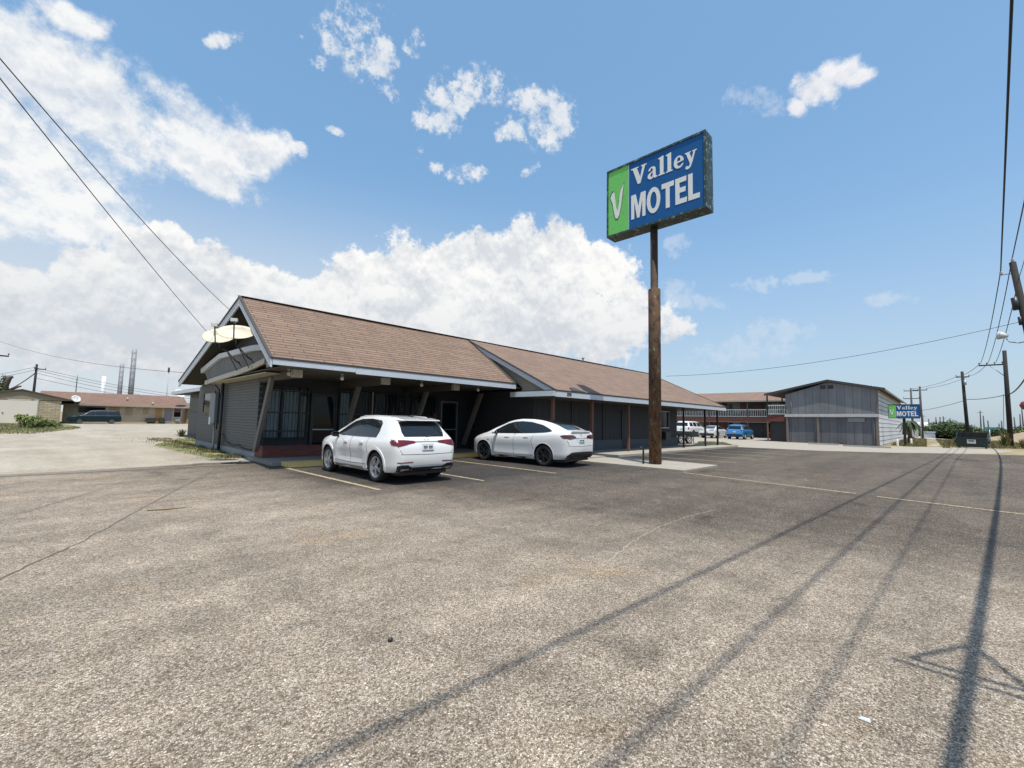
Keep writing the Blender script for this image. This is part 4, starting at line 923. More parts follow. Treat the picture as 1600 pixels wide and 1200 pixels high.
suv['panels'] = [
  ('window_surround', dlo, 'LR', .004, black_gloss), ('side_window', glass_parts, 'LR', .008, suv_glass),
  ('window_pillar', [(2.18,1.07),(2.24,1.07),(2.10,1.475),(2.04,1.48)], 'LR', .011, black_gloss), ('window_pillar', [(1.30,1.07),(1.34,1.07),(1.30,1.47),(1.25,1.47)], 'LR', .011, black_gloss),
  ('rear_window', [(-.565,1.10),(.565,1.10),(.60,1.20),(.575,1.44),(.3,1.475),(-.3,1.475),(-.575,1.44),(-.60,1.20)], 'B', .006, suv_glass),
  ('windscreen', [(-.60,1.16),(.60,1.16),(.50,1.47),(0,1.51),(-.50,1.47)], 'F', .006, suv_glass),
  ('tail_lamp', rl, 'B', .012, lamp_red, .04), ('tail_lamp', mirror_y(rl), 'B', .012, lamp_red, .04),
  ('tail_lamp_wrap', [(.02,.885),(.02,1.045),(.16,1.035),(.30,.99),(.20,.91)], 'LR', .009, lamp_red, .04),
  ('boot_strip', [(-.33,.975),(.33,.975),(.33,.995),(-.33,.995)], 'B', .010, alloy),
  ('plate_recess', [(-.20,.77),(.20,.77),(.22,.97),(-.22,.97)], 'B', .002, M('shadowed_white_recess', (.62,.62,.61), .35, .02, 2)),
  ('seam', strip([(-.74,.70),(0,.685),(.74,.70)], .012), 'B', .002, seam), ('seam', strip([(.70,.70),(.80,.86)], .010), 'B', .002, seam), ('seam', strip([(-.70,.70),(-.80,.86)], .010), 'B', .002, seam),
  ('reflector', [(.42,.505),(.80,.495),(.81,.520),(.42,.528)], 'B', .006, lamp_red), ('reflector', mirror_y([(.42,.505),(.80,.495),(.81,.520),(.42,.528)]), 'B', .006, lamp_red),
  ('rear_diffuser', [(-.80,.30),(-.5,.29),(.5,.29),(.80,.30),(.80,.44),(.70,.46),(.56,.455),(.44,.395),(-.44,.395),(-.56,.455),(-.70,.46),(-.80,.44)], 'B', .014, black_plastic),
  ('exhaust_trim', [(.52,.345),(.72,.35),(.72,.375),(.52,.37)], 'B', .018, alloy), ('exhaust_trim', mirror_y([(.52,.345),(.72,.35),(.72,.375),(.52,.37)]), 'B', .018, alloy),
  ('seam', strip([(1.30,1.05),(1.36,.85),(1.26,.62)], .012), 'LR', .002, seam), ('seam', strip([(2.22,1.05),(2.24,.7),(2.22,.38)], .012), 'LR', .002, seam), ('seam', strip([(3.22,1.05),(3.20,.7),(3.12,.40)], .012), 'LR', .002, seam), ('seam', strip([(1.30,.40),(2.2,.375),(3.12,.40)], .012), 'LR', .002, seam),
  ('door_handle', [(1.52,.895),(1.74,.90),(1.74,.935),(1.52,.93)], 'LR', .028, white_gloss, .05), ('door_handle', [(2.40,.885),(2.62,.89),(2.62,.925),(2.40,.92)], 'LR', .028, white_gloss, .05),
  ('handle_cup', [(1.55,.83),(1.71,.84),(1.70,.893),(1.56,.89)], 'LR', .002, M('shaded_cup', (.45,.45,.45), .4)), ('handle_cup', [(2.43,.82),(2.59,.83),(2.58,.883),(2.44,.88)], 'LR', .002, M('shaded_cup', (.45,.45,.45), .4)),
  ('sill_trim', [(1.42,.235),(3.10,.225),(3.10,.30),(2.4,.315),(1.5,.32)], 'LR', .010, alloy),
  ('wheel_arch', arch_ring(AR, WR+.01, WR+.052, WR+.115), 'LR', .016, white_gloss, .05), ('wheel_arch', arch_ring(AF, WR+.01, WR+.052, WR+.115), 'LR', .016, white_gloss, .05),
  ('headlamp', [(.40,.80),(.76,.82),(.80,.74),(.45,.72)], 'F', .008, alloy), ('headlamp', mirror_y([(.40,.80),(.76,.82),(.80,.74),(.45,.72)]), 'F', .008, alloy), ('grille', [(-.36,.80),(.36,.80),(.40,.45),(-.40,.45)], 'F', .008, black_plastic)]
car1, bv = make_car(suv, 'parked_suv', 'white compact SUV with wide red tail lamps parked nose-in beside the planter', 'car', (6.34, 8.98, .004), R(90), 'cars parked in front of the office')
plate(car1, bv, .865); mirrors(car1, 3.02, .86, 1.02, black_gloss, black_plastic)
b = MB(); b.hexa([(.31,-.565,1.478),(.66,-.60,1.50),(.66,.60,1.50),(.31,.565,1.478),(.31,-.535,1.508),(.68,-.545,1.560),(.68,.545,1.560),(.31,.535,1.508)]); b.build('roof_spoiler', white_gloss, car1, local=True, bevel=.01)
for s in (1, -1):
    b = MB(); b.path([(.88,s*.555,1.540),(.95,s*.555,1.572),(1.5,s*.57,1.598),(2.1,s*.575,1.585),(2.38,s*.575,1.545),(2.45,s*.575,1.51)], .012, 8); b.build('roof_rail', white_gloss, car1, local=True)
b = MB(); b.hexa([(.74,-.02,1.57),(.95,-.03,1.58),(.95,.03,1.58),(.74,.02,1.57),(.73,-.006,1.635),(.83,-.008,1.62),(.83,.008,1.62),(.73,.006,1.635)]); b.build('antenna_fin', black_gloss, car1, local=True)
b = MB()
for k in range(4): # ring emblem above the plate
    b.lathe([(.026, -.004), (.030, 0), (.026, .004), (.022, 0), (.026, -.004)], 18, 'x', (bv.ray_cast(Vector((-3, 0, 1.025)), Vector((1, 0, 0)))[0].x-.006, (k-1.5)*.042, 1.025))
b.build('emblem', alloy, car1, local=True)
b = MB(); b.box(.2, 4.2, -.70, .70, .20, .30); b.build('underbody', black_plastic, car1, local=True)
panel('wiper', bv, strip([(-.02,1.105),(-.2,1.12),(-.42,1.17)], .02), 'B', .02, black_plastic, car1, .08)

# --- white crossover hatchback with black wheels and a glass roof
AR, AF, WR = .97, 3.86, .36
ev = dict(L=4.75, ar=AR, af=AF, wr_=WR, paint=white_gloss, rim=M('black_wheel', (.014,.014,.016), .35, .1, 5, coat=.3), spokes=10, dent=.022,
  zt=[(0,.70),(.015,.86),(.04,1.06),(.07,1.165),(.12,1.205),(.20,1.222),(.32,1.265),(.7,1.425),(1.05,1.530),(1.4,1.595),(1.8,1.627),(2.15,1.630),(2.5,1.60),(2.85,1.525),(3.2,1.385),(3.55,1.215),(3.75,1.115),(3.95,1.055),(4.2,.985),(4.45,.89),(4.62,.79),(4.72,.69),(4.75,.6)],
  zb=[(0,.46),(.05,.34),(.3,.25),(1.5,.20),(3.6,.20),(4.4,.22),(4.75,.36)],
  w=[(0,.66),(.015,.74),(.045,.80),(.10,.85),(.22,.90),(.5,.94),(.97,.96),(2.3,.94),(3.86,.95),(4.25,.90),(4.5,.80),(4.68,.64),(4.75,.48)],
  zs=[(0,1.10),(.5,1.12),(.97,1.085),(2.2,1.00),(3.6,.965),(4.75,.75)],
  wr=[(0,.55),(.4,.56),(.9,.585),(1.6,.615),(2.4,.63),(3.2,.66),(3.7,.8),(4.75,.8)])
dlo2 = [(.66,1.205),(.85,1.285),(1.2,1.405),(1.7,1.500),(2.15,1.525),(2.5,1.50),(2.85,1.42),(3.15,1.29),(3.42,1.135),(3.50,1.055),(3.0,1.06),(2.2,1.085),(1.4,1.115),(.95,1.145),(.75,1.175)]
tl = [(.84,1.09),(.62,1.095),(.44,1.075),(.355,1.035),(.32,.975),(.44,.97),(.56,.955),(.68,.945),(.80,.955),(.85,1.01)]
ev['panels'] = [
  ('side_window', dlo2, 'LR', .005, suv_glass),
  ('window_pillar', [(2.28,1.075),(2.34,1.075),(2.22,1.50),(2.16,1.50)], 'LR', .009, black_gloss),
  ('glass_roof', [(.30,-.44),(.42,-.47),(.9,-.47),(1.5,-.50),(2.4,-.52),(2.9,-.54),(2.9,.54),(2.4,.52),(1.5,.50),(.9,.47),(.42,.47),(.30,.44)], 'T', .006, suv_glass, .09),
  ('windscreen', [(-.66,1.13),(.66,1.13),(.56,1.46),(.3,1.52),(-.3,1.52),(-.56,1.46)], 'F', .006, suv_glass),
  ('tail_lamp', tl, 'B', .008, lamp_dark, .04), ('tail_lamp', mirror_y(tl), 'B', .008, lamp_dark, .04),
  ('tail_lamp_core', [(.83,1.06),(.55,1.06),(.47,1.03),(.52,1.0),(.82,.99)], 'B', .012, lamp_red, .04), ('tail_lamp_core', mirror_y([(.83,1.06),(.55,1.06),(.47,1.03),(.52,1.0),(.82,.99)]), 'B', .012, lamp_red, .04),
  ('tail_lamp_wrap', [(.02,.96),(.02,1.09),(.16,1.095),(.30,1.06),(.18,.97)], 'LR', .007, lamp_dark, .04),
  ('plate_recess', [(-.28,.84),(.28,.84),(.31,.97),(-.31,.97)], 'B', .002, M('shadowed_white_recess', (.62,.62,.61), .35, .02, 2)),
  ('boot_strip', [(-.32,.97),(.32,.97),(.32,.985),(-.32,.985)], 'B', .006, metal_grey),
  ('seam', strip([(-.78,.72),(0,.70),(.78,.72)], .010), 'B', .002, seam), ('seam', strip([(.74,.72),(.82,.90)], .010), 'B', .002, seam), ('seam', strip([(-.74,.72),(-.82,.90)], .010), 'B', .002, seam),
  ('rear_diffuser', [(-.82,.30),(-.5,.30),(.5,.30),(.82,.30),(.80,.42),(.66,.50),(.5,.515),(-.5,.515),(-.66,.50),(-.80,.42)], 'B', .012, black_plastic),
  ('sill_trim', [(1.42,.19),(3.40,.19),(3.40,.285),(2.4,.275),(1.42,.285)], 'LR', .008, black_plastic),
  ('seam', strip([(1.40,1.09),(1.52,.82),(1.40,.55)], .012), 'LR', .002, seam), ('seam', strip([(2.32,1.07),(2.36,.7),(2.34,.34)], .012), 'LR', .002, seam), ('seam', strip([(3.42,1.05),(3.40,.7),(3.34,.36)], .012), 'LR', .002, seam), ('seam', strip([(1.45,.345),(2.3,.33),(3.34,.36)], .012), 'LR', .002, seam),
  ('door_handle', [(1.66,.925),(1.88,.925),(1.88,.955),(1.66,.955)], 'LR', .004, metal_grey), ('door_handle', [(2.56,.905),(2.78,.905),(2.78,.935),(2.56,.935)], 'LR', .004, metal_grey),
  ('side_repeater', [(3.58,.80),(3.66,.81),(3.64,.83),(3.57,.82)], 'LR', .006, metal_dark),
  ('arch_lip', arch_ring(AR, WR+.01, WR+.050, WR+.068), 'LR', .006, white_gloss, .05), ('arch_lip', arch_ring(AF, WR+.01, WR+.050, WR+.068), 'LR', .006, white_gloss, .05),
  ('headlamp', [(.40,.82),(.74,.86),(.80,.76),(.50,.74)], 'F', .008, alloy), ('headlamp', mirror_y([(.40,.82),(.74,.86),(.80,.76),(.50,.74)]), 'F', .008, alloy)]
car2, bv = make_car(ev, 'parked_hatchback', 'white crossover hatchback with glass roof and black wheels parked nose-in at the yellow kerb', 'car', (12.72, 8.98, .004), R(93.2), 'cars parked in front of the office')
plate(car2, bv, .905, .31, .125); mirrors(car2, 3.20, .88, 1.04, white_gloss, black_plastic)
b = MB(); b.hexa([(.05,-.62,1.165),(.22,-.64,1.20),(.22,.64,1.20),(.05,.62,1.165),(.025,-.58,1.215),(.22,-.62,1.232),(.22,.62,1.232),(.025,.58,1.215)]); b.build('boot_spoiler', white_gloss, car2, local=True, bevel=.012)
b = MB(); x_ = bv.ray_cast(Vector((-3, 0, 1.07)), Vector((1, 0, 0)))[0].x; b.box(x_-.008, x_+.01, -.035, .035, 1.085, 1.098); b.hexa([(x_-.008,-.004,1.03),(x_+.01,-.004,1.03),(x_+.01,.004,1.03),(x_-.008,.004,1.03),(x_-.008,-.011,1.084),(x_+.01,-.011,1.084),(x_+.01,.011,1.084),(x_-.008,.011,1.084)]); b.build('emblem', metal_grey, car2, local=True)
b = MB(); b.box(.2, 4.4, -.72, .72, .19, .30); b.build('underbody', black_plastic, car2, local=True)

# --- cars before the far wing, nose to the building (towards +X)
def far_spec(L, W, H, ar, af, wr_, paint, hood, belt, rear_x, roof0, roof1, ws, panels_extra=(), rim=alloy, deck=None):
    hw = W/2
    zt = [(0,.62),(.03,.85),(.08,belt-.02),(.14,belt+.06)] if deck is None else [(0,.62),(.03,.86),(.08,deck-.03),(.3,deck)]
    zt += [(rear_x,H-.16),(roof0,H-.02),((roof0+roof1)/2,H),(roof1,H-.06),(ws,hood+.06),(ws+.15,hood),(L-.35,hood-.10),(L-.08,hood-.28),(L,.62)]
    return dict(L=L, ar=ar, af=af, wr_=wr_, paint=paint, rim=rim, spokes=6, dent=.02, zt=zt, zb=[(0,.46),(.06,.34),(.4,.27),(L-.4,.25),(L,.38)],
      w=[(0,hw*.80),(.04,hw*.90),(.2,hw*.97),(ar,hw),(af,hw*.99),(L-.35,hw*.92),(L-.08,hw*.74),(L,hw*.6)], zs=[(0,belt),(L*.7,belt-.02),(L,belt-.15)], wr=[(0,hw*.70),(L*.6,hw*.72),(ws,hw*.8),(L,hw*.85)], panels=list(panels_extra))
blue_paint = M('bright_blue_car_paint', (.035, .21, .47), .3, .03, 1, coat=1.0)
teal_paint = M('dark_teal_car_paint', (.005, .019, .025), .4, .05, 1, spec=.3)
# full-size white SUV
sp = far_spec(5.2, 2.0, 1.92, 1.15, 4.05, .40, white_gloss, 1.22, 1.20, .30, .62, 3.0, 3.75)
sp['panels'] = [('rear_window', [(-.70,1.30),(.70,1.30),(.66,1.72),(-.66,1.72)], 'B', .006, suv_glass), ('side_window', [(.35,1.30),(1.15,1.29),(1.15,1.74),(.5,1.74)], 'LR', .006, suv_glass), ('side_window', [(1.35,1.29),(2.2,1.28),(2.2,1.76),(1.35,1.76)], 'LR', .006, suv_glass), ('side_window', [(2.38,1.28),(3.45,1.27),(3.3,1.45),(2.95,1.72),(2.38,1.76)], 'LR', .006, suv_glass),
   ('tail_lamp', [(.80,.9),(.93,.9),(.93,1.28),(.82,1.28)], 'B', .01, lamp_red), ('tail_lamp', mirror_y([(.80,.9),(.93,.9),(.93,1.28),(.82,1.28)]), 'B', .01, lamp_red), ('rear_bumper', [(-.93,.44),(.93,.44),(.93,.62),(-.93,.62)], 'B', .03, metal_grey), ('windscreen', [(-.7,1.32),(.7,1.32),(.62,1.76),(-.62,1.76)], 'F', .006, suv_glass), ('sill_trim', [(1.7,.26),(3.5,.25),(3.5,.40),(1.7,.41)], 'LR', .012, black_plastic)]
c3, bv = make_car(sp, 'parked_large_suv', 'large white SUV parked behind the black trailer before the far motel wing', 'car', (52.4, 22.6, .004), R(-2), 'cars parked before the far motel wing'); plate(c3, bv, .95)
# white fastback saloon
sp = far_spec(4.9, 1.86, 1.44, 1.1, 3.9, .34, white_gloss, .98, .95, 1.35, 1.9, 2.6, 3.55, deck=1.02)
sp['panels'] = [('rear_window', [(-.60,1.08),(.60,1.08),(.50,1.36),(-.50,1.36)], 'B', .006, suv_glass), ('side_window', [(1.0,1.02),(3.3,1.0),(2.95,1.22),(2.6,1.35),(1.9,1.37),(1.5,1.27)], 'LR', .006, suv_glass), ('tail_lamp', [(.30,.88),(.84,.90),(.84,.98),(.30,.95)], 'B', .008, lamp_dark), ('tail_lamp', mirror_y([(.30,.88),(.84,.90),(.84,.98),(.30,.95)]), 'B', .008, lamp_dark), ('rear_bumper', [(-.78,.34),(.78,.34),(.80,.56),(-.80,.56)], 'B', .012, black_plastic), ('windscreen', [(-.6,1.06),(.6,1.06),(.52,1.38),(-.52,1.38)], 'F', .006, suv_glass)]
c4_, bv = make_car(sp, 'parked_saloon', 'low white saloon with black lower bumper parked left of the blue car', 'car', (51.6, 19.35, .004), R(1), 'cars parked before the far motel wing'); plate(c4_, bv, .70)
# blue hatch
sp = far_spec(4.3, 1.82, 1.62, .9, 3.5, .35, blue_paint, 1.04, 1.02, .30, .62, 2.3, 3.15)
sp['panels'] = [('rear_window', [(-.66,1.10),(.66,1.10),(.60,1.48),(-.60,1.48)], 'B', .006, suv_glass), ('side_window', [(.55,1.10),(2.9,1.06),(2.55,1.36),(2.2,1.50),(.7,1.50)], 'LR', .006, suv_glass), ('tail_lamp', [(.62,.92),(.84,.92),(.84,1.08),(.66,1.06)], 'B', .008, lamp_red), ('tail_lamp', mirror_y([(.62,.92),(.84,.92),(.84,1.08),(.66,1.06)]), 'B', .008, lamp_red), ('rear_bumper', [(-.80,.36),(.80,.36),(.80,.56),(-.80,.56)], 'B', .012, black_plastic), ('windscreen', [(-.6,1.12),(.6,1.12),(.55,1.5),(-.55,1.5)], 'F', .006, suv_glass), ('sill_trim', [(1.3,.26),(3.1,.25),(3.1,.36),(1.3,.37)], 'LR', .012, black_plastic)]
c5, bv = make_car(sp, 'parked_blue_car', 'bright blue compact SUV parked before the far motel wing', 'car', (51.4, 16.35, .004), R(0), 'cars parked before the far motel wing'); plate(c5, bv, .80)
# dark teal minivan, nose to the left
sp = far_spec(5.1, 1.95, 1.76, .95, 3.95, .34, teal_paint, 1.06, 1.06, .25, .6, 2.9, 3.85, rim=metal_grey)
sp['panels'] = [('side_window', [(.35,1.12),(1.35,1.11),(1.35,1.58),(.45,1.58)], 'LR', .006, suv_glass), ('side_window', [(1.45,1.11),(2.5,1.10),(2.5,1.60),(1.45,1.60)], 'LR', .006, suv_glass), ('side_window', [(2.6,1.10),(3.6,1.08),(3.2,1.42),(2.9,1.59),(2.6,1.60)], 'LR', .006, suv_glass), ('rear_window', [(-.70,1.12),(.70,1.12),(.62,1.6),(-.62,1.6)], 'B', .006, suv_glass), ('windscreen', [(-.7,1.15),(.7,1.15),(.6,1.62),(-.6,1.62)], 'F', .006, suv_glass), ('seam', strip([(2.55,1.1),(2.55,.4)], .02), 'LR', .003, black_plastic), ('seam', strip([(1.4,1.1),(1.4,.4)], .02), 'LR', .003, black_plastic)]
c6, bv = make_car(sp, 'parked_minivan', 'dark teal minivan parked side-on in front of the long low brown-roofed building', 'van', (5.95, 78.4, .004), R(180))

# --- black tandem trailer
t = thing('utility_trailer', 'black flatbed trailer with two white wheels seen beyond the porch posts', 'trailer', (35.0, 15.7, 0), R(-22))
b = MB(); b.box(-1.6, 1.6, -1.0, 1.0, .62, .72); b.box(-1.6, 1.6, .96, 1.0, .72, .95); b.box(-1.6, 1.6, -1.0, -.96, .72, .95); b.box(1.55, 1.6, -.96, .96, .72, .95); b.beam((1.6, 0, .6), (2.7, 0, .55), .1, .1); b.build('bed', metal_dark, t, local=True)
for s in (1, -1):
    b = MB(); b.box(-.85, .85, s*1.02, s*1.25, .80, .84); b.hexa([(-1.1, s*1.02, .55), (-1.1, s*1.25, .55), (-1.06, s*1.25, .55), (-1.06, s*1.02, .55), (-.87, s*1.02, .82), (-.87, s*1.25, .82), (-.83, s*1.25, .82), (-.83, s*1.02, .82)]); b.build('mudguard', metal_dark, t, local=True)
    for x in (-.42, .42):
        wheel(t, x, s*1.13, .33, .2, s, M('white_trailer_rim', (.72, .72, .70), .4, .05, 3), 6, .66)
b = MB(); b.path([(2.1, .0, .6), (2.1, .0, .0)], .04, 8); b.build('jack', metal_grey, t, local=True)

# ---------------------------------------------------------------- far motel wing with gallery (faces -X)
wing_wall = M('dark_blue_grey_wall', (.045, .055, .068), .7, .15, 1); door_red = M('dark_red_door', (.10, .022, .022), .55, .15, 2); rail_white = M('white_rail_paint', (.66, .66, .62), .55, .08, 2)
wing = thing('motel_wing', 'two storey motel wing with white gallery railing and brown roof far behind the cars', 'motel', (63, 28, 0))
B(63.6, 70, 13.6, 46, 0, 4.75).build('wall', wing_wall, wing)
b = MB(); b.slab([(61.4, 12.8, 4.62), (61.4, 46.5, 4.62), (66.6, 46.5, 6.0), (66.6, 12.8, 6.0)], (0, 0, .1)); b.slab([(66.601, 12.8, 6.0), (66.601, 46.5, 6.0), (71.8, 46.5, 4.62), (71.8, 12.8, 4.62)], (0, 0, .1)); b.build('roof', shingle_wing, wing)
B(61.36, 61.398, 12.8, 46.5, 4.55, 4.73).build('fascia', M('tan_fascia', (.33, .29, .24), .7), wing)
B(61.45, 63.6, 13.0, 46, 4.50, 4.55).build('soffit', soffit, wing)
B(61.9, 63.6, 13.0, 46, 2.42, 2.56).build('gallery_floor', concrete, wing); B(61.84, 61.899, 13.0, 46, 1.98, 2.55).build('brick_band', brick_red_y, wing); B(61.80, 61.839, 13.0, 46, 1.93, 1.99).build('band_trim', M('tan_fascia', (.33, .29, .24)), wing)
for k, y in enumerate((13.3, 18.0, 22.8, 27.6, 32.4, 37.2, 42)):
    B(61.86, 61.98, y-.07, y+.07, 2.56, 4.5).build('gallery_post', wood_post, wing); B(61.86, 61.98, y-.07, y+.07, 0, 1.93).build('ground_post', wood_post, wing)
    if y < 42:
        b = MB(); y0, y1 = y+.09, y+4.8-.09; b.box(61.88, 61.96, y0, y1, 3.50, 3.60); b.box(61.88, 61.96, y0, y1, 2.64, 2.72)
        yy = y0+.12
        while yy < y1: b.box(61.90, 61.94, yy-.022, yy+.022, 2.721, 3.499); yy += .21
        b.build('railing', rail_white, wing)
    for fl in (0, 1):
        z = .05 + 2.52*fl
        for q, kind in ((.9, 'd'), (2.2, 'w'), (3.9, 'd')):
            yc = y+q
            if kind == 'd':
                d = B(63.54, 63.6, yc-.46, yc+.46, z, z+1.92).build('door', door_red if (k+fl) % 3 else wing_wall, wing); B(63.51, 63.54, yc-.40, yc-.35, z+.9, z+1.0).build('handle', metal_grey, d)
            else:
                w_ = B(63.54, 63.6, yc-.75, yc+.75, z+.55, z+1.9).build('window', M('pale_window_frame', (.42, .40, .33), .6), wing); B(63.52, 63.539, yc-.68, yc+.68, z+.62, z+1.83).build('pane', pane_dark, w_)
                c_ = MB(); c_.box(63.505, 63.519, yc-.66, yc+.1, z+.64, z+1.8); c_.build('curtain', M('drab_curtain', (.22, .23, .2), .9, .2, 5), w_)

# ---------------------------------------------------------------- grey gable-ended wing at the right
grey_board = courses('grey_plywood_boards', (.165, .172, .185), (.20, .205, .215), (.10, .103, .11), 'y', 'z', bw=.61, bh=9, ms=.0025, off=0, bmp=.4, var=.2, streak=.25)
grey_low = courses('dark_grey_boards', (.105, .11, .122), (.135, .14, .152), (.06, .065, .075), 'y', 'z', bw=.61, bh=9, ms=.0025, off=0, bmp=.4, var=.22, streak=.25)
siding = courses('white_lap_siding', (.56, .57, .59), (.60, .61, .63), (.12, .12, .13), 'x', 'z', bw=60, bh=.40, ms=.09, off=0, bmp=.5, var=.06)
gw = thing('grey_motel_wing', 'grey gable-ended two storey motel wing with white lap siding on its street side', 'motel', (60, 7.6, 0))
b = MB(); b.slab([(50.0, 4.05, 0), (50.0, 11.1, 0), (50.0, 11.1, 4.62), (50.0, 7.6, 5.72), (50.0, 4.05, 4.95)], (.15, 0, 0)); b.build('gable_wall', grey_board, gw)
b = MB(); b.slab([(50.15, 4.05, 0), (80, 4.05, 0), (80, 4.05, 4.95), (50.15, 4.05, 4.95)], (0, .15, 0)); b.build('street_wall', siding, gw)
B(50.15, 80, 10.95, 11.1, 0, 4.6).build('gallery_wall', wing_wall, gw); B(79.8, 80, 4.2, 10.95, 0, 4.9).build('back_wall', wing_wall, gw)
b = MB(); b.slab([(49.76, 3.55, 4.93), (80.3, 3.55, 4.93), (80.3, 7.6, 5.83), (49.76, 7.6, 5.83)], (0, 0, .10)); b.slab([(49.76, 7.601, 5.83), (80.3, 7.601, 5.83), (80.3, 12.85, 4.66), (49.76, 12.85, 4.66)], (0, 0, .10)); b.build('roof', shingle_low, gw)
b = MB()
for (ya, za, yb, zb_) in ((3.5, 4.92, 7.6, 5.85), (7.6, 5.85, 12.9, 4.66)): b.hexa([(49.71, ya, za-.10), (49.759, ya, za-.10), (49.759, yb, zb_-.10), (49.71, yb, zb_-.10), (49.71, ya, za+.11), (49.759, ya, za+.11), (49.759, yb, zb_+.11), (49.71, yb, zb_+.11)])
b.build('bargeboard', M('dark_bargeboard', (.045, .045, .05), .7), gw)
B(49.78, 80.3, 3.50, 3.549, 4.82, 4.98).build('fascia', M('grey_fascia', (.20, .20, .20), .7), gw)
b = MB(); b.hexa([(49.72, 4.0, 2.50), (50.0, 4.0, 2.46), (50.0, 11.15, 2.42), (49.72, 11.15, 2.46), (49.80, 4.0, 2.76), (50.0, 4.0, 2.78), (50.0, 11.15, 2.72), (49.80, 11.15, 2.70)]); b.build('pent_strip', M('pale_grey_flashing', (.25, .25, .255), .7, .25, 3), gw)
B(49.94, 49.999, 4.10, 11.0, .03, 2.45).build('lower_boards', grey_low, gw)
for y in (4.15, 8.45, 10.95): B(49.78, 49.93, y-.09, y+.09, 0, 2.5).build('corner_post', M('grey_brown_post', (.16, .13, .11), .75, .2, 4), gw)
b = MB(); b.box(49.96, 49.999, 7.2, 7.62, 5.1, 5.42); b.box(49.96, 49.999, 7.78, 8.2, 5.1, 5.42); b.build('gable_vent', metal_dark, gw)
f = B(49.86, 49.939, 5.0, 6.2, 2.05, 2.42).build('wall_panel', M('pale_grey_panel', (.20, .21, .22), .6), gw)
B(49.92, 50.0, 4.0, 4.12, 2.8, 4.9).build('corner_trim', M('grey_brown_post', (.16, .13, .11)), gw)
B(50.2, 80, 11.1, 12.75, 2.42, 2.56).build('gallery_floor', concrete, gw); b = MB(); b.box(50.1, 50.19, 11.15, 12.8, 1.98, 2.62); b.box(50.19, 79.9, 12.76, 12.82, 1.98, 2.62); b.build('gallery_band', M('dark_red_band', (.13, .035, .03), .8, .15, 3), gw)
b = MB(); b.box(50.12, 50.18, 11.15, 12.75, 3.55, 3.65); b.box(50.12, 50.18, 11.15, 12.75, 2.70, 2.78)
for k in range(9): b.box(50.13, 50.17, 11.22+k*.19, 11.26+k*.19, 2.781, 3.549)
b.box(50.2, 79, 12.72, 12.78, 3.55, 3.65); b.box(50.2, 79, 12.72, 12.78, 2.70, 2.78); b.build('railing', rail_white, gw)
for x in (50.15, 56, 62): B(x-.06, x+.06, 12.68, 12.80, 2.62, 4.62).build('gallery_post', black_post, gw); B(x-.06, x+.06, 12.68, 12.80, 0, 1.98).build('ground_post', wood_post, gw)
b = MB(); b.box(50.4, 50.5, 11.15, 12.6, 0, 1.97); b.build('passage_shade', metal_dark, gw)  # dark slab painted in for the shade of the passage under the gallery
b = MB(); b.path([(49.93, 4.35, 0), (49.93, 4.35, 2.4)], .04, 6); b.path([(49.93, 10.6, 2.8), (49.93, 10.6, 4.2)], .03, 6); b.build('downpipe', metal_grey, gw)
b = MB(); b.path([(56.5, 5.2, 5.35), (56.5, 5.2, 5.85)], .05, 6); b.path([(57.3, 5.0, 5.3), (57.3, 5.0, 5.85)], .05, 6); b.build('roof_vent', metal_grey, gw)
for (x, y, l, lab) in ((45.2, 4.5, 3.0, 'long pale parking kerb before the right end of the grey wing'), (46.8, 7.6, 2.2, 'short pale parking kerb before the middle of the grey wing')):
    t = thing('parking_kerb', lab, 'kerb', (x, y, 0), 0, 'parking kerbs before the grey wing'); b = MB(); b.hexa([(x-.1, y-l/2, 0), (x+.1, y-l/2, 0), (x+.1, y+l/2, 0), (x-.1, y+l/2, 0), (x-.06, y-l/2, .14), (x+.06, y-l/2, .14), (x+.06, y+l/2, .14), (x-.06, y+l/2, .14)]); b.build('kerb_stone', M('grey_kerb', (.24, .225, .20), .9, .2, 3), t)

# small sign by the street
ss = thing('street_pole_sign', 'small low motel sign reading Valley MOTEL on one dark post by the white siding', 'sign', (52.8, 2.6, 0))
B(52.75, 52.93, 2.42, 2.62, 0, 2.55).build('post', pole_wood, ss)
motel_sign(ss, 52.72, 3.58, 1.44, 2.46, 3.72, .30)

# ---------------------------------------------------------------- left: garage and long low building
stone = courses('stacked_buff_stone', (.38, .30, .19), (.50, .42, .29), (.20, .155, .10), 'x', 'z', bw=.7, bh=.19, ms=.12, bmp=.6, var=.2)
lb = courses('tan_brick_wall', (.42, .34, .245), (.50, .41, .30), (.36, .30, .23), 'x', 'z', bw=.3, bh=.1, ms=.1, bmp=.3, var=.16)
gar = thing('garage_building', 'low buff stone garage with a wide pale overhead door and shallow gable', 'garage', (-3, 80, 0))
b = MB(); b.slab([(-8, 78, 0), (.25, 78, 0), (.25, 78, 2.75), (-8, 78, 2.75)], (0, 9, 0)); b.build('wall', stone, gar)
b = MB(); b.slab([(-8.6, 77.96, 2.80), (1.2, 77.96, 2.80), (-3.1, 77.96, 3.86)], (0, .12, 0)); b.build('gable_boards', M('tan_gable_boards', (.27, .22, .16), .8, .15, 2), gar)
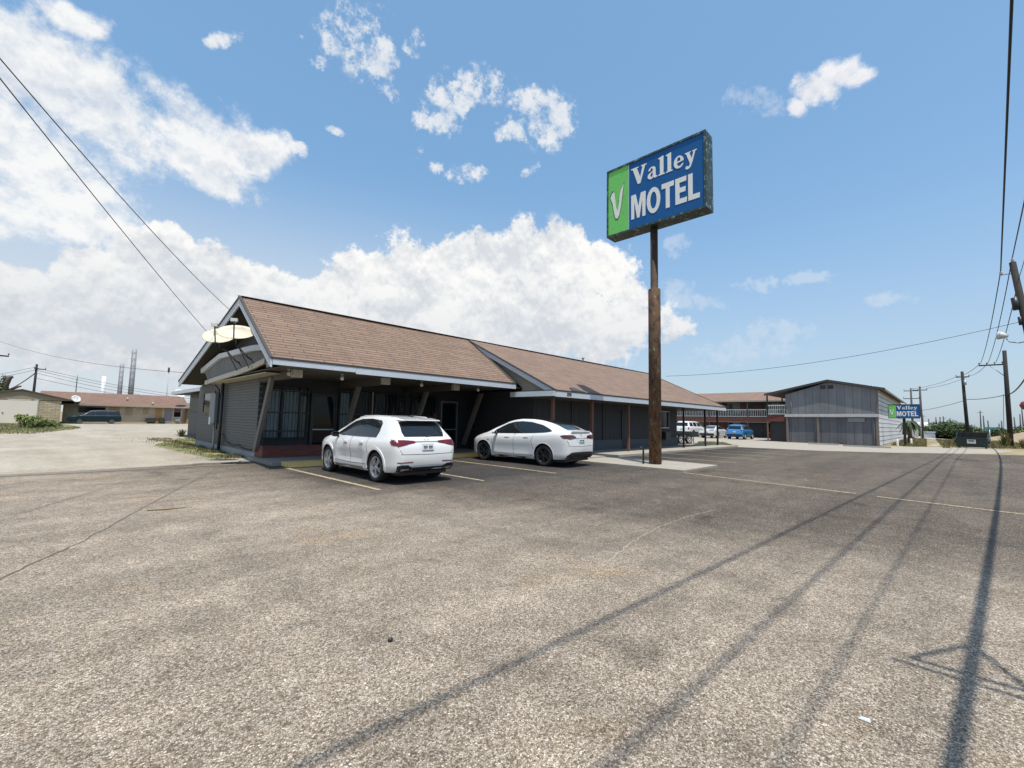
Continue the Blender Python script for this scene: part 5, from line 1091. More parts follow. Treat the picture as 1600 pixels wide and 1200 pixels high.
b = MB(); b.hexa([(-8.9, 77.78, 2.66), (-8.9, 87.2, 2.66), (-3.1, 87.2, 3.9), (-3.1, 77.78, 3.9), (-8.9, 77.78, 2.80), (-8.9, 87.2, 2.80), (-3.1, 87.2, 4.04), (-3.1, 77.78, 4.04)]); b.hexa([(-3.099, 77.78, 3.9), (-3.099, 87.2, 3.9), (1.9, 87.2, 2.62), (1.9, 77.78, 2.62), (-3.099, 77.78, 4.04), (-3.099, 87.2, 4.04), (1.9, 87.2, 2.76), (1.9, 77.78, 2.76)]); b.build('roof', M('dark_brown_roof_edge', (.10, .075, .055), .9, .2, 2), gar)
d = MB(); d.box(-4.75, -1.75, 77.93, 77.99, .02, 2.68); gd = d.build('overhead_door', M('pale_pinkish_door', (.70, .63, .55), .6, .04, 1), gar); B(-4.5, -4.38, 77.88, 77.929, 1.15, 1.25).build('handle', metal_dark, gd)
b = MB(); b.box(-4.83, -4.75, 77.95, 78.0, 0, 2.75); b.box(-1.75, -1.67, 77.95, 78.0, 0, 2.75); b.build('door_trim', trim_cream, gar)
lo = thing('long_low_building', 'long single storey tan brick building with reddish brown roof behind the minivan', 'building', (7, 85, 0))
B(.5, 13.1, 82.6, 92, 0, 2.5).build('wall', lb, lo)
b = MB(); b.slab([(-1.8, 82.05, 2.42), (13.9, 82.05, 2.42), (13.9, 87.2, 4.12), (-1.8, 87.2, 4.12)], (0, 0, .1)); b.slab([(-1.8, 87.201, 4.12), (13.9, 87.201, 4.12), (13.9, 93, 2.42), (-1.8, 93, 2.42)], (0, 0, .1)); b.build('roof', shingle_left, lo)
B(-1.8, 13.9, 82.0, 82.049, 2.33, 2.52).build('fascia', M('tan_fascia', (.33, .29, .24)), lo)
ply = M('orange_plywood', (.36, .20, .09), .8, .15, 3); trimg = M('grey_window_frame', (.20, .20, .19), .6)
for nm_, x0, x1, z0, z1, m in (('window', 1.9, 4.6, 1.35, 2.2, trimg), ('boarded_window', 5.0, 6.0, 1.3, 2.2, ply), ('boarded_window', 6.7, 7.4, 1.2, 2.2, M('tan_board', (.33, .25, .15), .8, .15, 3)), ('boarded_window', 8.6, 9.2, 1.35, 2.2, M('tan_board', (.33, .25, .15))), ('boarded_door', 10.0, 10.75, .1, 2.2, ply), ('door', 11.05, 11.95, .1, 2.2, M('lilac_grey_door', (.20, .18, .20), .6, .1, 3))):
    o = B(x0, x1, 82.54, 82.6, z0, z1).build(nm_, m, lo)
    if nm_ == 'window': B(x0+.08, x1-.08, 82.52, 82.539, z0+.08, z1-.08).build('pane', pane_dark, o)
f = MB(); f.box(12.1, 13.05, 82.5, 82.6, .9, 2.25); o = f.build('picture_window', M('white_frame', (.5, .5, .47), .6), lo); B(12.16, 12.99, 82.48, 82.499, 1.0, 2.2).build('pane', pane_dark, o); B(12.18, 12.97, 82.46, 82.479, 1.7, 2.15).build('curtain', M('maroon_blind', (.13, .05, .06), .8), o)
B(12.35, 12.95, 82.3, 82.6, .35, .75).build('air_conditioner', metal_grey, lo)
for x, z in ((6.9, 3.3), (9.6, 2.75)): b = MB(); b.path([(x, 84.2 if z > 3 else 82.6, z), (x, 84.2 if z > 3 else 82.6, z+.35)], .12, 8); b.build('roof_vent', M('pale_roof_vent', (.45, .42, .37), .6), lo)
t = thing('house_beyond', 'tan house end half hidden behind the office side wall', 'house', (17, 92, 0))
B(15.0, 22, 90, 98, 0, 2.4).build('wall', M('tan_house_wall', (.34, .23, .13), .8, .15, 1), t); b = MB(); b.slab([(14.5, 89.5, 2.4), (22.5, 89.5, 2.4), (22.5, 94, 3.3), (14.5, 94, 3.3)], (0, 0, .1)); b.slab([(14.5, 94.01, 3.3), (22.5, 94.01, 3.3), (22.5, 98.5, 2.4), (14.5, 98.5, 2.4)], (0, 0, .1)); b.build('roof', M('grey_brown_roof', (.16, .13, .12), .9), t)
def small_dish(loc, aim, d, lab):
    t = thing('satellite_dish', lab, 'satellite dish', (loc[0], loc[1], loc[2]-.6)); c = Vector(loc); n = Vector(aim).normalized(); sx = Vector((0, 0, 1)).cross(n).normalized(); sy = n.cross(sx)
    b = MB(); rings = [[b.bm.verts.new(c + (sx*math.cos(a) + sy*math.sin(a))*(d/2*k/4) + n*(.14*d*(k/4)**2)) for a in [2*math.pi*j/20 for j in range(20)]] for k in range(5)]
    for p, q in zip(rings, rings[1:]):
        for j in range(20): b.bm.faces.new((p[j], p[(j+1) % 20], q[(j+1) % 20], q[j])).smooth = True
    bmesh.ops.remove_doubles(b.bm, verts=b.bm.verts[:], dist=1e-5); bmesh.ops.solidify(b.bm, geom=b.bm.faces[:], thickness=.02); b.build('reflector', M('pale_dish', (.62, .62, .60), .5, .04), t)
    b = MB(); b.path([c-n*.02, c-n*.12, (c.x, c.y+.05, c.z-.65)], .03, 6); b.path([c-sy*d*.45, c+n*d*.5], .02, 6); b.build('mast', metal_grey, t)
small_dish((1.45, 77.6, 3.05), (.35, -.75, .45), .95, 'small pale satellite dish on the right eave of the stone garage')
small_dish((12.6, 82.2, 4.45), (.25, -.8, .6), 1.5, 'large pale satellite dish rising over the right end of the reddish roof')
t = thing('old_sofa', 'dark old bench seat standing against the tan brick wall', 'sofa', (9.6, 82.1, 0))
b = MB(); b.box(8.9, 10.1, 81.8, 82.4, .22, .42); b.build('seat', M('dark_brown_seat', (.05, .035, .03), .8), t); b = MB(); b.box(8.9, 10.1, 82.4, 82.5, .22, .78); b.build('backrest', M('dark_brown_seat', (.05, .035, .03)), t)
for x in (8.95, 10.05): B(x-.05, x+.05, 81.8, 82.5, 0, .22).build('leg', metal_grey, t)
t = thing('green_armchair', 'dark green armchair beside the lilac grey door of the tan building', 'armchair', (10.75, 82.0, 0))
mg = M('dark_green_cushion', (.045, .055, .02), .9); B(10.45, 11.0, 81.7, 82.3, .2, .42).build('seat', mg, t); B(10.45, 11.0, 82.3, 82.42, .2, .85).build('backrest', mg, t)
for x in (10.42, 11.03): B(x-.04, x+.04, 81.7, 82.3, 0, .6).build('armrest', metal_dark, t)
t = thing('entry_step', 'pale concrete step below the lilac grey door', 'step', (11.5, 82.2, 0)); b = MB(); b.box(10.95, 12.05, 81.9, 82.53, 0, .1); b.build('step_slab', concrete, t)

# ---------------------------------------------------------------- stacks, masts and poles
def stack(x, y, h, r, m, lab, cage=True):
    t = thing('industrial_stack', lab, 'chimney', (x, y, 0), 0, 'stacks on the left skyline')
    b = MB(); b.lathe([(r, 0), (r, h)], 16, 'z', (x, y, 0), close=True); b.build('flue', m, t)
    if cage:
        b = MB()
        for k in range(4): a = R(45+90*k); b.path([(x+math.cos(a)*r*1.7, y+math.sin(a)*r*1.7, 0), (x+math.cos(a)*r*1.5, y+math.sin(a)*r*1.5, h*.985)], r*.10, 5)
        for j in range(10):
            z = h*(j+.5)/10; q = [(x+math.cos(R(45+90*k))*r*1.65, y+math.sin(R(45+90*k))*r*1.65, z) for k in range(5)]; b.path(q, r*.08, 4)
        b.build('frame', M('stack_steel', (.24, .25, .28), .7), t)
stack(14.97, 299.6, 19.2, .85, M('white_stack', (.66, .67, .68), .6, .05), 'short plain white stack on the skyline, leftmost of the stacks', False)
stack(21.2, 299.2, 26.3, .72, M('grey_stack', (.30, .31, .34), .7, .15), 'mid height grey caged stack between the white and the tallest stack')
stack(25.5, 299.0, 34.4, .85, M('grey_stack', (.30, .31, .34)), 'tallest grey caged stack, nearest the office gable')
t = thing('antenna_mast', 'thin tall antenna mast left of the white stack', 'antenna', (2.71, 150, 0)); b = MB(); b.path([(2.71, 150, 0), (2.71, 150, 9.6)], .10, 6); b.path([(2.71, 150, 9.6), (2.71, 150, 10.4)], .04, 4); b.build('mast', pole_far, t)
t = thing('antenna_mast', 'antenna mast with drum head over the right end of the reddish roof', 'antenna', (13.34, 99, 0)); b = MB(); b.path([(13.34, 99, 0), (13.34, 99, 9.0)], .07, 6); b.build('mast', M('pale_mast', (.4, .41, .43), .6), t); b = MB(); b.path([(13.34, 99, 8.9), (13.34, 99, 9.7)], .16, 8); b.build('mast_head', pole_far, t)
def pole(lab, x, y, h, r, name='utility_pole', m=None, arms=(), lean=(0, 0), group=None, extras=True):
    """arms: (z, dx0, dy0, dx1, dy1, n insulators)"""
    t = thing(name, lab, 'pole', (x, y, 0), 0, group); m = m or pole_wood
    P_ = lambda z: Vector((x+lean[0]*z, y+lean[1]*z, z))
    b = MB(); b.path([P_(0), P_(h*.5), P_(h)], [r, r*.88, r*.72], 12); b.build('shaft', m, t)
    for (z, x0, y0, x1, y1, n) in arms:
        b = MB(); p, q = P_(z)+Vector((x0, y0, 0)), P_(z)+Vector((x1, y1, 0)); b.beam(p, q, .10, .12); arm = b.build('crossarm', m, t)
        for k in range(n):
            c = p + (q-p)*(k/(n-1) if n > 1 else .5)*.96 + (q-p)*.02
            i = MB(); i.lathe([(.02, 0), (.02, .08), (.055, .09), (.05, .14), (.06, .16), (.03, .24), (.001, .25)], 10, 'z', (c.x, c.y, c.z+.05)); i.build('insulator', M('grey_insulator', (.16, .17, .18), .4), arm)
    return t, P_
# the near pole, its foot just outside the picture
np_, P_ = pole('tall near utility pole carrying a lamp arm at the right edge of the picture', 31.88, -3.65, 9.72, .17, lean=(0, .0947))
b = MB(); b.path([(31.88, -2.73, 9.18), (31.9, -2.33, 9.18)], .02, 6); b.beam((31.85, -3.05, 5.9), (31.8, -3.55, 5.82), .05, .05); b.build('bracket', metal_grey, np_)
b = MB()
for c in ((31.9, -2.33, 9.16), (31.88, -2.73, 9.72)): b.lathe([(.03, 0), (.07, .03), (.05, .1), (.07, .13), (.03, .2), (.001, .21)], 10, 'z', c)
b.build('insulator', M('pale_insulator', (.5, .5, .5), .3), np_)
b = MB(); b.path([(31.8, -2.75, 7.35), (31.8, -2.70, 7.95)], .13, 10); b.path([(31.8, -2.85, 6.6), (31.8, -2.82, 7.0)], .07, 8); b.build('fuse_drum', metal_dark, np_)
lampo = thing('street_lamp', 'white bucket-shaped street lamp hanging from the near utility pole', 'street lamp', (31.88, -2.73, 6.0))
b = MB(); b.path([(31.88, -3.08, 5.82), (31.9, -2.75, 5.76), (31.92, -2.46, 5.84), (31.92, -2.36, 6.02)], .025, 8); b.build('lamp_arm', metal_grey, lampo)
b = MB(); ax = Vector((0, .93, .22)).normalized(); c = Vector((31.92, -2.43, 6.13)); pts = [c+ax*k for k in (0, .06, .12, .30, .40)]; b.path(pts, [.05, .10, .13, .205, .17], 18); b.build('lamp_head', M('milky_lamp_glass', (.60, .62, .58), .3, .03), lampo)
# second pole with a long arm towards the lot
p2, P2 = pole('dark utility pole with one long braced crossarm reaching towards the lot', 62.85, -4.46, 9.2, .20, arms=((7.88, .05, .15, .09, 1.75, 4),), lean=(0, .0))
b = MB(); b.path([(62.85, -4.36, 6.75), (62.9, -3.45, 7.82)], .035, 6); b.build('brace', metal_grey, p2)
p3, P3 = pole('leaning utility pole with short crossarm rising behind the green dumpster', 79.98, -2.15, 8.95, .20, arms=((8.25, 0, -.6, 0, .6, 2),), lean=(0, .022))
b = MB(); b.path([(79.75, -2.15, 7.2), (79.75, -2.15, 7.75)], .14, 8); b.build('transformer', metal_grey, p3)
p5, P5 = pole('farther utility pole with thin crossarm behind the small street sign', 89.97, 2.34, 7.9, .17, m=pole_far, arms=((7.35, 0, -.8, 0, .8, 3),))
p4, P4 = pole('far utility pole with two crossarms seen over the white siding', 99.9, 3.72, 8.35, .17, m=pole_far, arms=((7.9, 0, -.9, 0, .9, 3), (6.6, 0, -1.0, 0, 1.0, 3)))
p6, P6 = pole('utility pole with wires standing behind the stone garage', -2.53, 90, 7.95, .17, arms=((7.3, -.2, -.2, .9, .3, 2),), lean=(.004, 0))
p7, P7 = pole('cropped utility pole with crossarm at the left edge of the picture', -4.15, 60, 6.9, .16, arms=((6.35, -.7, -.1, .7, .1, 3),), lean=(.003, 0))
for i, (y, h) in enumerate(((4.1, 5.6), (3.0, 4.4), (1.4, 4.9), (.75, 4.9), (0, 5.1), (-1.25, 4.7), (-2.2, 3.6), (-2.9, 3.1), (-3.5, 2.7), (-7.0, 6.8), (-7.6, 5.3), (-8.4, 4.1), (-10.2, 3.4), (-10.7, 4.0), (-13.0, 5.1), (-13.9, 5.7), (-14.4, 7.0))):
    x = 170 + random.uniform(-6, 6)
    t = thing('distant_pole', 'thin bare grey pole in the far row beyond the green bushes', 'pole', (x, y*x/170, 0), 0, 'row of distant bare poles')
    b = MB(); yy = y*x/170; b.path([(x, yy, 0), (x, yy+random.uniform(-.1, .1), h)], [.17, .12], 6)
    b.build('shaft', pole_far, t)
    if i in (0, 4, 9): b = MB(); b.beam((x, yy-.6, h-.5), (x, yy+.6, h-.5), .08, .08); b.build('crossarm', pole_far, t)
# vine-grown stump behind the garage
leaf = [M('leaf_dark_green', (.022, .045, .012), .7, .2, 4), M('leaf_mid_green', (.045, .085, .02), .7, .2, 4), M('leaf_yellow_green', (.20, .235, .05), .7, .2, 4)]
leaf_dry = [M('weed_olive', (.085, .085, .03), .8, .2, 4), M('weed_straw', (.26, .20, .09), .9, .2, 4), M('weed_green', (.07, .095, .025), .8, .2, 4)]
def foliage(b, c, r, n, size, wts=(.3, .4, .3), nm=3, shell=.35, droop=0):
    for _ in range(n):
        while True:
            v = Vector((random.uniform(-1, 1), random.uniform(-1, 1), random.uniform(-1, 1)))
            if shell < v.length <= 1: break
        p = Vector(c) + Vector((v.x*r[0], v.y*r[1], v.z*r[2]))
        n_ = (v + Vector((random.gauss(0, .6), random.gauss(0, .6), random.gauss(.3, .6)))).normalized(); a = n_.orthogonal().normalized(); a.rotate(Matrix.Rotation(random.uniform(0, 6.28), 3, n_)); d = n_.cross(a); s = size*random.uniform(.6, 1.4)
        w = random.random(); b.mi = 0 if w < wts[0] else 1 if w < wts[0]+wts[1] else 2
        b.face([p - a*s, p - d*s*.45 - n_*s*.1, p + a*s, p + d*s*.45 - n_*s*.1])
    b.mi = 0
def bush(name, lab, cat, base, clumps, size, mats, wts, group=None, trunk=True, seed=0):
    random.seed(hash(lab) % 1000 if False else seed)
    t = thing(name, lab, cat, base, 0, group); b = MB()
    for (dx, dy, dz, rx, ry, rz, n) in clumps: foliage(b, (base[0]+dx, base[1]+dy, base[2]+dz), (rx, ry, rz), n, size, wts)
    b.build('crown', mats, t)
    if trunk:
        s = MB()
        for (dx, dy, dz, rx, ry, rz, n) in clumps: s.path([(base[0]+dx*.25, base[1]+dy*.25, base[2]), (base[0]+dx*.6, base[1]+dy*.6, base[2]+dz*.5), (base[0]+dx, base[1]+dy, base[2]+dz)], [.05*max(.6, rz), .035*max(.6, rz), .012], 6)
        s.build('trunk', M('bark_brown', (.07, .05, .035), .9, .2, 6, .3, 30), t)
    return t
t = thing('vine_stump', 'vine-covered broken tree trunk rising behind the stone garage', 'tree', (-5.45, 95, 0))
b = MB(); b.path([(-5.5, 95, 0), (-5.5, 95, 5.0), (-5.2, 95, 6.1), (-4.8, 95, 6.3)], [.45, .42, .35, .15], 10); b.path([(-5.2, 95, 4.2), (-4.2, 95, 4.9), (-3.9, 95, 5.0)], [.22, .15, .08], 8); b.build('trunk', M('bark_brown', (.07, .05, .035)), t)
b = MB(); random.seed(3); foliage(b, (-5.7, 95, 4.6), (.62, .6, 1.9), 700, .14, (.5, .4, .1)); foliage(b, (-5.9, 95, 3.6), (.9, .8, .7), 300, .14, (.5, .4, .1)); b.build('crown', leaf, t)
bush('bush', 'bright yellow green bush growing in front of the stone garage', 'bush', (-1.35, 57.5, 0), [(-.6,0,.75,.6,.5,.45,300), (.2,-.2,.5,.7,.5,.42,340), (.85,.2,.42,.6,.5,.34,260), (-.95,.1,.98,.34,.3,.2,90), (.1,0,.9,.42,.35,.25,120), (1.3,0,.36,.34,.3,.28,90), (-.2,-.3,.26,.95,.45,.26,200)], .10, leaf, (.16, .30, .54), seed=5)
for i, (x, y, r, h, lab) in enumerate(((130, 3.0, 2.6, 2.0, 'dark green bush at the left end of the far hedge line'), (126, .5, 2.9, 3.2, 'taller dark bush behind the street sign boards'), (128, -1.4, 2.6, 3.5, 'tallest rounded dark bush left of the dumpster'), (124, -3.2, 2.4, 2.8, 'dark bush right behind the dumpster'), (140, -8.4, 3.0, 2.2, 'dark bush between the dumpster and the braced pole'), (138, -12.0, 3.2, 2.6, 'dark bush right of the braced pole'), (150, 6.2, 3.4, 2.4, 'far dark bush behind the palm-like tree'))):
    bush('hedge_bush', lab, 'bush', (x, y, 0), [(0,0,h*.44,r*.8,r,h*.52,900), (0,-r*.5,h*.36,r*.6,r*.6,h*.40,420), (0,r*.5,h*.34,r*.6,r*.6,h*.38,420), (0,.3,h*.75,r*.5,r*.5,h*.28,260)], .20, leaf, (.55, .36, .09), 'dark bushes along the far street', seed=20+i)
t = thing('palm_tree', 'small palm-like tree with drooping fronds behind the small street sign', 'tree', (62, 2.45, 0))
b = MB(); b.path([(62, 2.6, 0), (62, 2.55, 1.3), (62, 2.5, 2.3)], [.20, .17, .14], 8); b.build('trunk', M('bark_brown', (.07, .05, .035)), t)
b = MB(); random.seed(9)
for k in range(30):
    a = 2*math.pi*k/30 + random.uniform(-.2, .2); l = random.uniform(.8, 1.3); up = random.uniform(-.1, .7); prev = None
    for j in range(6):
        s = j/5; c = Vector((62+math.cos(a)*l*s, 2.5+math.sin(a)*l*s, 2.3 + up*s*1.2 - 1.3*s*s)); wv = Vector((-math.sin(a), math.cos(a), 0))*(.10*math.sin(math.pi*min(1, s*.9+.1))+.01); cur = (c-wv-Vector((0, 0, .05)), c, c+wv-Vector((0, 0, .05)))
        if prev: b.mi = k % 2; b.face([prev[0], prev[1], cur[1], cur[0]]); b.face([prev[1], prev[2], cur[2], cur[1]])
        prev = cur
b.build('crown', leaf, t)
def weed(lab, x, y, h, r, n, seed, name='weed'):
    random.seed(seed); t = thing(name, lab, 'plant', (x, y, 0)); b = MB()
    for k in range(n):
        a = random.uniform(0, 6.28); l = random.uniform(.3, 1)*r; hh = h*random.uniform(.5, 1); p = Vector((x+random.uniform(-.3, .3)*r, y+random.uniform(-.3, .3)*r, 0)); tip = p+Vector((math.cos(a)*l, math.sin(a)*l, hh)); w = Vector((-math.sin(a), math.cos(a), 0))*.03
        b.mi = random.choice((0, 1, 2)); mid = p.lerp(tip, .55)+Vector((0, 0, hh*.12)); b.face([p-w, p+w, mid+w*.9, mid-w*.9]); b.face([mid-w*.9, mid+w*.9, tip])
    b.build('leaves', leaf_dry, t)
weed('tall dry weeds at the foot of the braced pole', 61.2, -4.0, 1.5, .6, 90, 31); weed('scrubby weed clump right of the braced pole', 60.2, -5.1, 1.2, .6, 80, 32); weed('small upright weed beside the far street left of the dumpster', 66, -.9, .9, .3, 40, 33)
weed('dark weed tuft at the back corner of the office side wall', 5.9, 36.5, .55, .35, 50, 34)

mat_strip, T_, b_ = principled('weedy_gravel'); P__ = T_.coords(); n_ = T_.noise(P__, .9, 7, .7)
T_.l.new(T_.ramp(n_, [(.40, (.30, .26, .195)), (.47, (.22, .20, .10)), (.54, (.13, .15, .045)), (.66, (.075, .105, .03))]), b_.inputs['Base Color']); b_.inputs['Roughness'].default_value = .95
# grass in strips: blades nobody could count
def grass(name, area, n, h, mats, seed, wts=(.3, .4, .3)):
    random.seed(seed); b = MB()
    for _ in range(n):
        p = area()
        if p is None: continue
        hh = h*random.uniform(.4, 1.2); a = random.uniform(0, 6.28); w = Vector((math.cos(a), math.sin(a), 0))*hh*.10; lean = Vector((random.gauss(0, .35), random.gauss(0, .35), 1))*hh
        r_ = random.random(); b.mi = 0 if r_ < wts[0] else 1 if r_ < wts[0]+wts[1] else 2
        b.face([p-w, p+w, p+lean])
    o = b.build(name, mats); o['kind'] = 'stuff'; return o
def strip_area():
    y = random.uniform(17.9, 34); k = (y-18)/16; x = 4.85 - abs(random.gauss(0, .35+.35*k)) + (1.6 if y > 27 and random.random() < .5 else 0)
    if y < 27 and x > 4.88: return None
    if math.sin(y*2.1)+math.sin(x*5+y) < -.5: return None
    return Vector((x, y, -.006))
sheet('weedy_strip', [(3.9, 18.4), (4.87, 17.9), (4.87, 26.9), (6.5, 27.2), (6.5, 35), (4.6, 32), (3.3, 27), (3.6, 22)], -.002, mat_strip)
grass('grass', strip_area, 9000, .11, leaf_dry, 41, (.30, .34, .36))
def lawn_area():
    x = random.uniform(-16, 1.6); y = random.uniform(42, 74)
    if y < 44+math.sin(x)*1.5 + max(0, x+1)*4 or (x > .5 and y > 62): return None
    return Vector((x, y, -.006))
mat_lawn, T_, b_ = principled('patchy_lawn'); P__ = T_.coords(); n_ = T_.noise(P__, .5, 6, .65)
T_.l.new(T_.ramp(n_, [(.36, (.33, .27, .16)), (.46, (.20, .19, .07)), (.56, (.085, .11, .03)), (.68, (.06, .09, .025))]), b_.inputs['Base Color']); b_.inputs['Roughness'].default_value = .95
sheet('lawn', [(-70, 44), (-6, 43), (-1.5, 45), (1.0, 52), (1.7, 60), (.6, 77.9), (-70, 77.9)], -.003, mat_lawn)
grass('grass', lawn_area, 26000, .13, leaf_dry, 42, (.36, .24, .40))
sheet('verge', [(33.8, 13.7), (40, 15.6), (41, 14.3), (36.5, 11.2), (33.8, 11.4)], .007, mat_lawn)
def verge_area():
    x = random.uniform(33.8, 41); y = random.uniform(11.2, 15.6); c = 11.4+(x-33.8)*.45
    return Vector((x, y, .004)) if c-.8 < y < c+2.2-.12*(x-33.8) else None
grass('grass', verge_area, 5000, .10, leaf_dry, 43, (.4, .25, .35))
def street_area():
    x = random.uniform(51.5, 92); y = random.uniform(-6.5, 4.2)*(.6+.4*x/90)
    if y > 3.9 or (x < 57 and y < -.3): return None
    if abs(y - (-.4+.02*x)) < .5: return None
    return Vector((x, y, -.01)) if math.sin(x*1.3)+math.sin(y*2.7+x*.4) > -.4 else None
grass('grass', street_area, 26000, .26, leaf_dry, 44, (.26, .46, .28))
sheet('street', [(58, -60), (66, -60), (79, -3.2), (112, 6), (170, 9), (170, 5), (112, 2), (88, -3.2), (70, -9)], -.008, M('pale_street_paving', (.36, .34, .31), .9, .08, .5))
sheet('verge_path', [(56, 1.2), (64, 1.0), (80, -.6), (80, -1.3), (64, .2), (56, .5)], -.007, concrete)
# straw-coloured rise at the far right
b = MB(); N = 26
g_ = [[b.bm.verts.new((96+i*3.0, -30+j*1.0, 1.5*math.exp(-((i-11)/7)**2)*sstep(0, 9, j)*(1-sstep(17, 25, j)*1.0)*(1+.12*math.sin(i*1.7+j))-.05)) for j in range(N)] for i in range(N)]
for i in range(N-1):
    for j in range(N-1): f = b.bm.faces.new((g_[i][j], g_[i+1][j], g_[i+1][j+1], g_[i][j+1])); f.smooth = True
struct(b.build('straw_rise', M('straw_bank', (.32, .24, .15), .95, .18, .3)))

# ---------------------------------------------------------------- dumpster and small street things
t = thing('dumpster', 'dark green dumpster with open black top and white notice beside the leaning pole', 'dumpster', (55.0, -1.7, 0), R(-6))
dg = M('dark_green_dumpster_paint', (.005, .024, .02), .5, .2, 2, stain=(.05, .035, .025), stain_amt=.15)
b = MB(); b.hexa([(-.65, -.92, .10), (.55, -.92, .10), (.55, .92, .10), (-.65, .92, .10), (-.72, -.95, .86), (.62, -.95, .86), (.62, .95, .86), (-.72, .95, .86)]); b.build('bin', dg, t, local=True, bevel=.015)
b = MB(); b.hexa([(.55, -.95, .862), (.62, -.95, .862), (.62, .95, .862), (.55, .95, .862), (.60, -.95, 1.34), (.67, -.95, 1.34), (.67, .95, 1.34), (.60, .95, 1.34)])
for y0, y1 in ((-.95, -.90), (.90, .95)): b.hexa([(-.70, y0, .862), (.55, y0, .862), (.55, y1, .862), (-.70, y1, .862), (-.66, y0, .90), (.60, y0, 1.33), (.60, y1, 1.33), (-.66, y1, .90)])
b.build('rear_rim', dg, t, local=True)
b = MB(); b.box(-.66, .545, -.895, .895, .864, .872); b.hexa([(.53, -.895, .873), (.549, -.895, .873), (.549, .895, .873), (.53, .895, .873), (.58, -.895, 1.32), (.599, -.895, 1.32), (.599, .895, 1.32), (.58, .895, 1.32)]); b.build('dark_inside', M('inside_shade_black', (.008, .009, .009), .9), t, local=True)  # near-black sheets stand in for the shade inside the open bin
b = MB(); b.beam((-.74, -.97, .84), (-.74, .97, .84), .06, .05); b.box(-.3, .3, -1.06, -.95, .45, .62); b.box(-.3, .3, .95, 1.06, .45, .62); b.build('rib', dg, t, local=True)
b = MB(); b.hexa([(.62, -.97, .5), (.66, -.97, .5), (.66, .97, .5), (.62, .97, .5), (.72, -.97, 1.36), (.76, -.97, 1.36), (.76, .97, 1.36), (.72, .97, 1.36)]); b.build('lid', black_plastic, t, local=True)
for sx in (-.5, .45):
    for sy in (-.8, .8): b = MB(); b.lathe([(.001, -.03), (.09, -.03), (.09, .03), (.001, .03)], 12, 'y', (sx, sy, .09)); b.build('caster', rubber, t, local=True)
n_ = MB(); n_.hexa([(-.735, -.26, .40), (-.725, -.26, .40), (-.725, .26, .40), (-.735, .26, .40), (-.772, -.26, .74), (-.762, -.26, .74), (-.762, .26, .74), (-.772, .26, .74)]); no = n_.build('notice', plate_mat, t, local=True)
n_ = MB(); n_.hexa([(-.766, -.18, .56), (-.75, -.18, .56), (-.75, .18, .56), (-.766, .18, .56), (-.776, -.18, .70), (-.76, -.18, .70), (-.76, .18, .70), (-.776, .18, .70)]); n_.build('notice_panel', M('grey_print', (.12, .16, .15), .6), no, local=True)
t = thing('street_name_sign', 'small teal street name sign on a thin post behind the dumpster', 'sign', (60, -3.0, 0)); b = MB(); b.path([(60, -3.0, 0), (60, -3.0, 1.62)], .035, 8); b.build('post', metal_grey, t); B(59.98, 60.02, -3.45, -2.65, 1.64, 1.84).build('blade', M('teal_sign_face', (.04, .24, .25), .5, .05), t)
t = thing('notice_board', 'white double-post board standing behind the small street sign', 'sign', (69.9, 2.55, 0)); B(69.9, 69.96, 2.15, 2.95, .62, 1.48).build('board', M('pale_board', (.52, .53, .52), .6, .06), t)
for y in (2.3, 2.8): B(69.92, 69.99, y-.04, y+.04, 0, .62).build('post', trim_cream, t)
t = thing('flag_pole', 'slim pale pole right of the white notice board', 'pole', (67.5, 1.85, 0)); b = MB(); b.path([(67.5, 1.85, 0), (67.5, 1.85, 2.9)], .05, 8); b.build('shaft', M('pale_mast', (.4, .41, .43)), t)
for x, y, lab in ((51.95, 3.0, 'short white bollard at the corner of the white siding'), (58.5, 2.35, 'short white bollard in the weeds right of the small street sign')):
    t = thing('bollard', lab, 'bollard', (x, y, 0), 0, 'short white bollards by the small sign'); b = MB(); b.lathe([(.09, 0), (.09, .52), (.06, .58), (.001, .6)], 12, 'z', (x, y, 0)); b.build('post', rail_white, t)
t = thing('white_tank', 'large white storage tank far off behind the palm-like tree', 'tank', (180, 4.5, 0)); b = MB(); b.lathe([(1.9, 0), (1.9, 3.0), (1.2, 3.5), (.001, 3.65)], 28, 'z', (180, 4.5, 0)); b.build('shell', rail_white, t); b = MB(); b.lathe([(.5, 3.5), (.5, 3.75), (.001, 3.8)], 10, 'z', (180, 4.5, 0)); b.build('hatch', metal_grey, t)
t = thing('white_shed', 'low white shed beyond the verge among the dark bushes', 'shed', (110, 2.0, 0)); B(110, 112, 1.2, 2.9, 0, .9).build('wall', rail_white, t); b = MB(); b.slab([(109.8, 1.1, .9), (109.8, 3.0, .9), (112.2, 3.0, 1.05), (112.2, 1.1, 1.05)], (0, 0, .06)); b.build('roof', metal_grey, t)
t = thing('red_round_sign', 'red round-cornered roadside sign at the right edge of the picture', 'sign', (44.84, -3.95, 0)); b = MB(); b.path([(44.84, -4.0, 0), (44.84, -4.0, 3.0)], .04, 8); b.build('post', metal_grey, t); b = MB(); b.lathe([(.001, -.02), (.33, -.02), (.33, .02), (.001, .02)], 8, 'x', (44.84, -4.0, 3.25)); b.build('sign_face', M('dark_red_sign', (.22, .05, .05), .5), t)

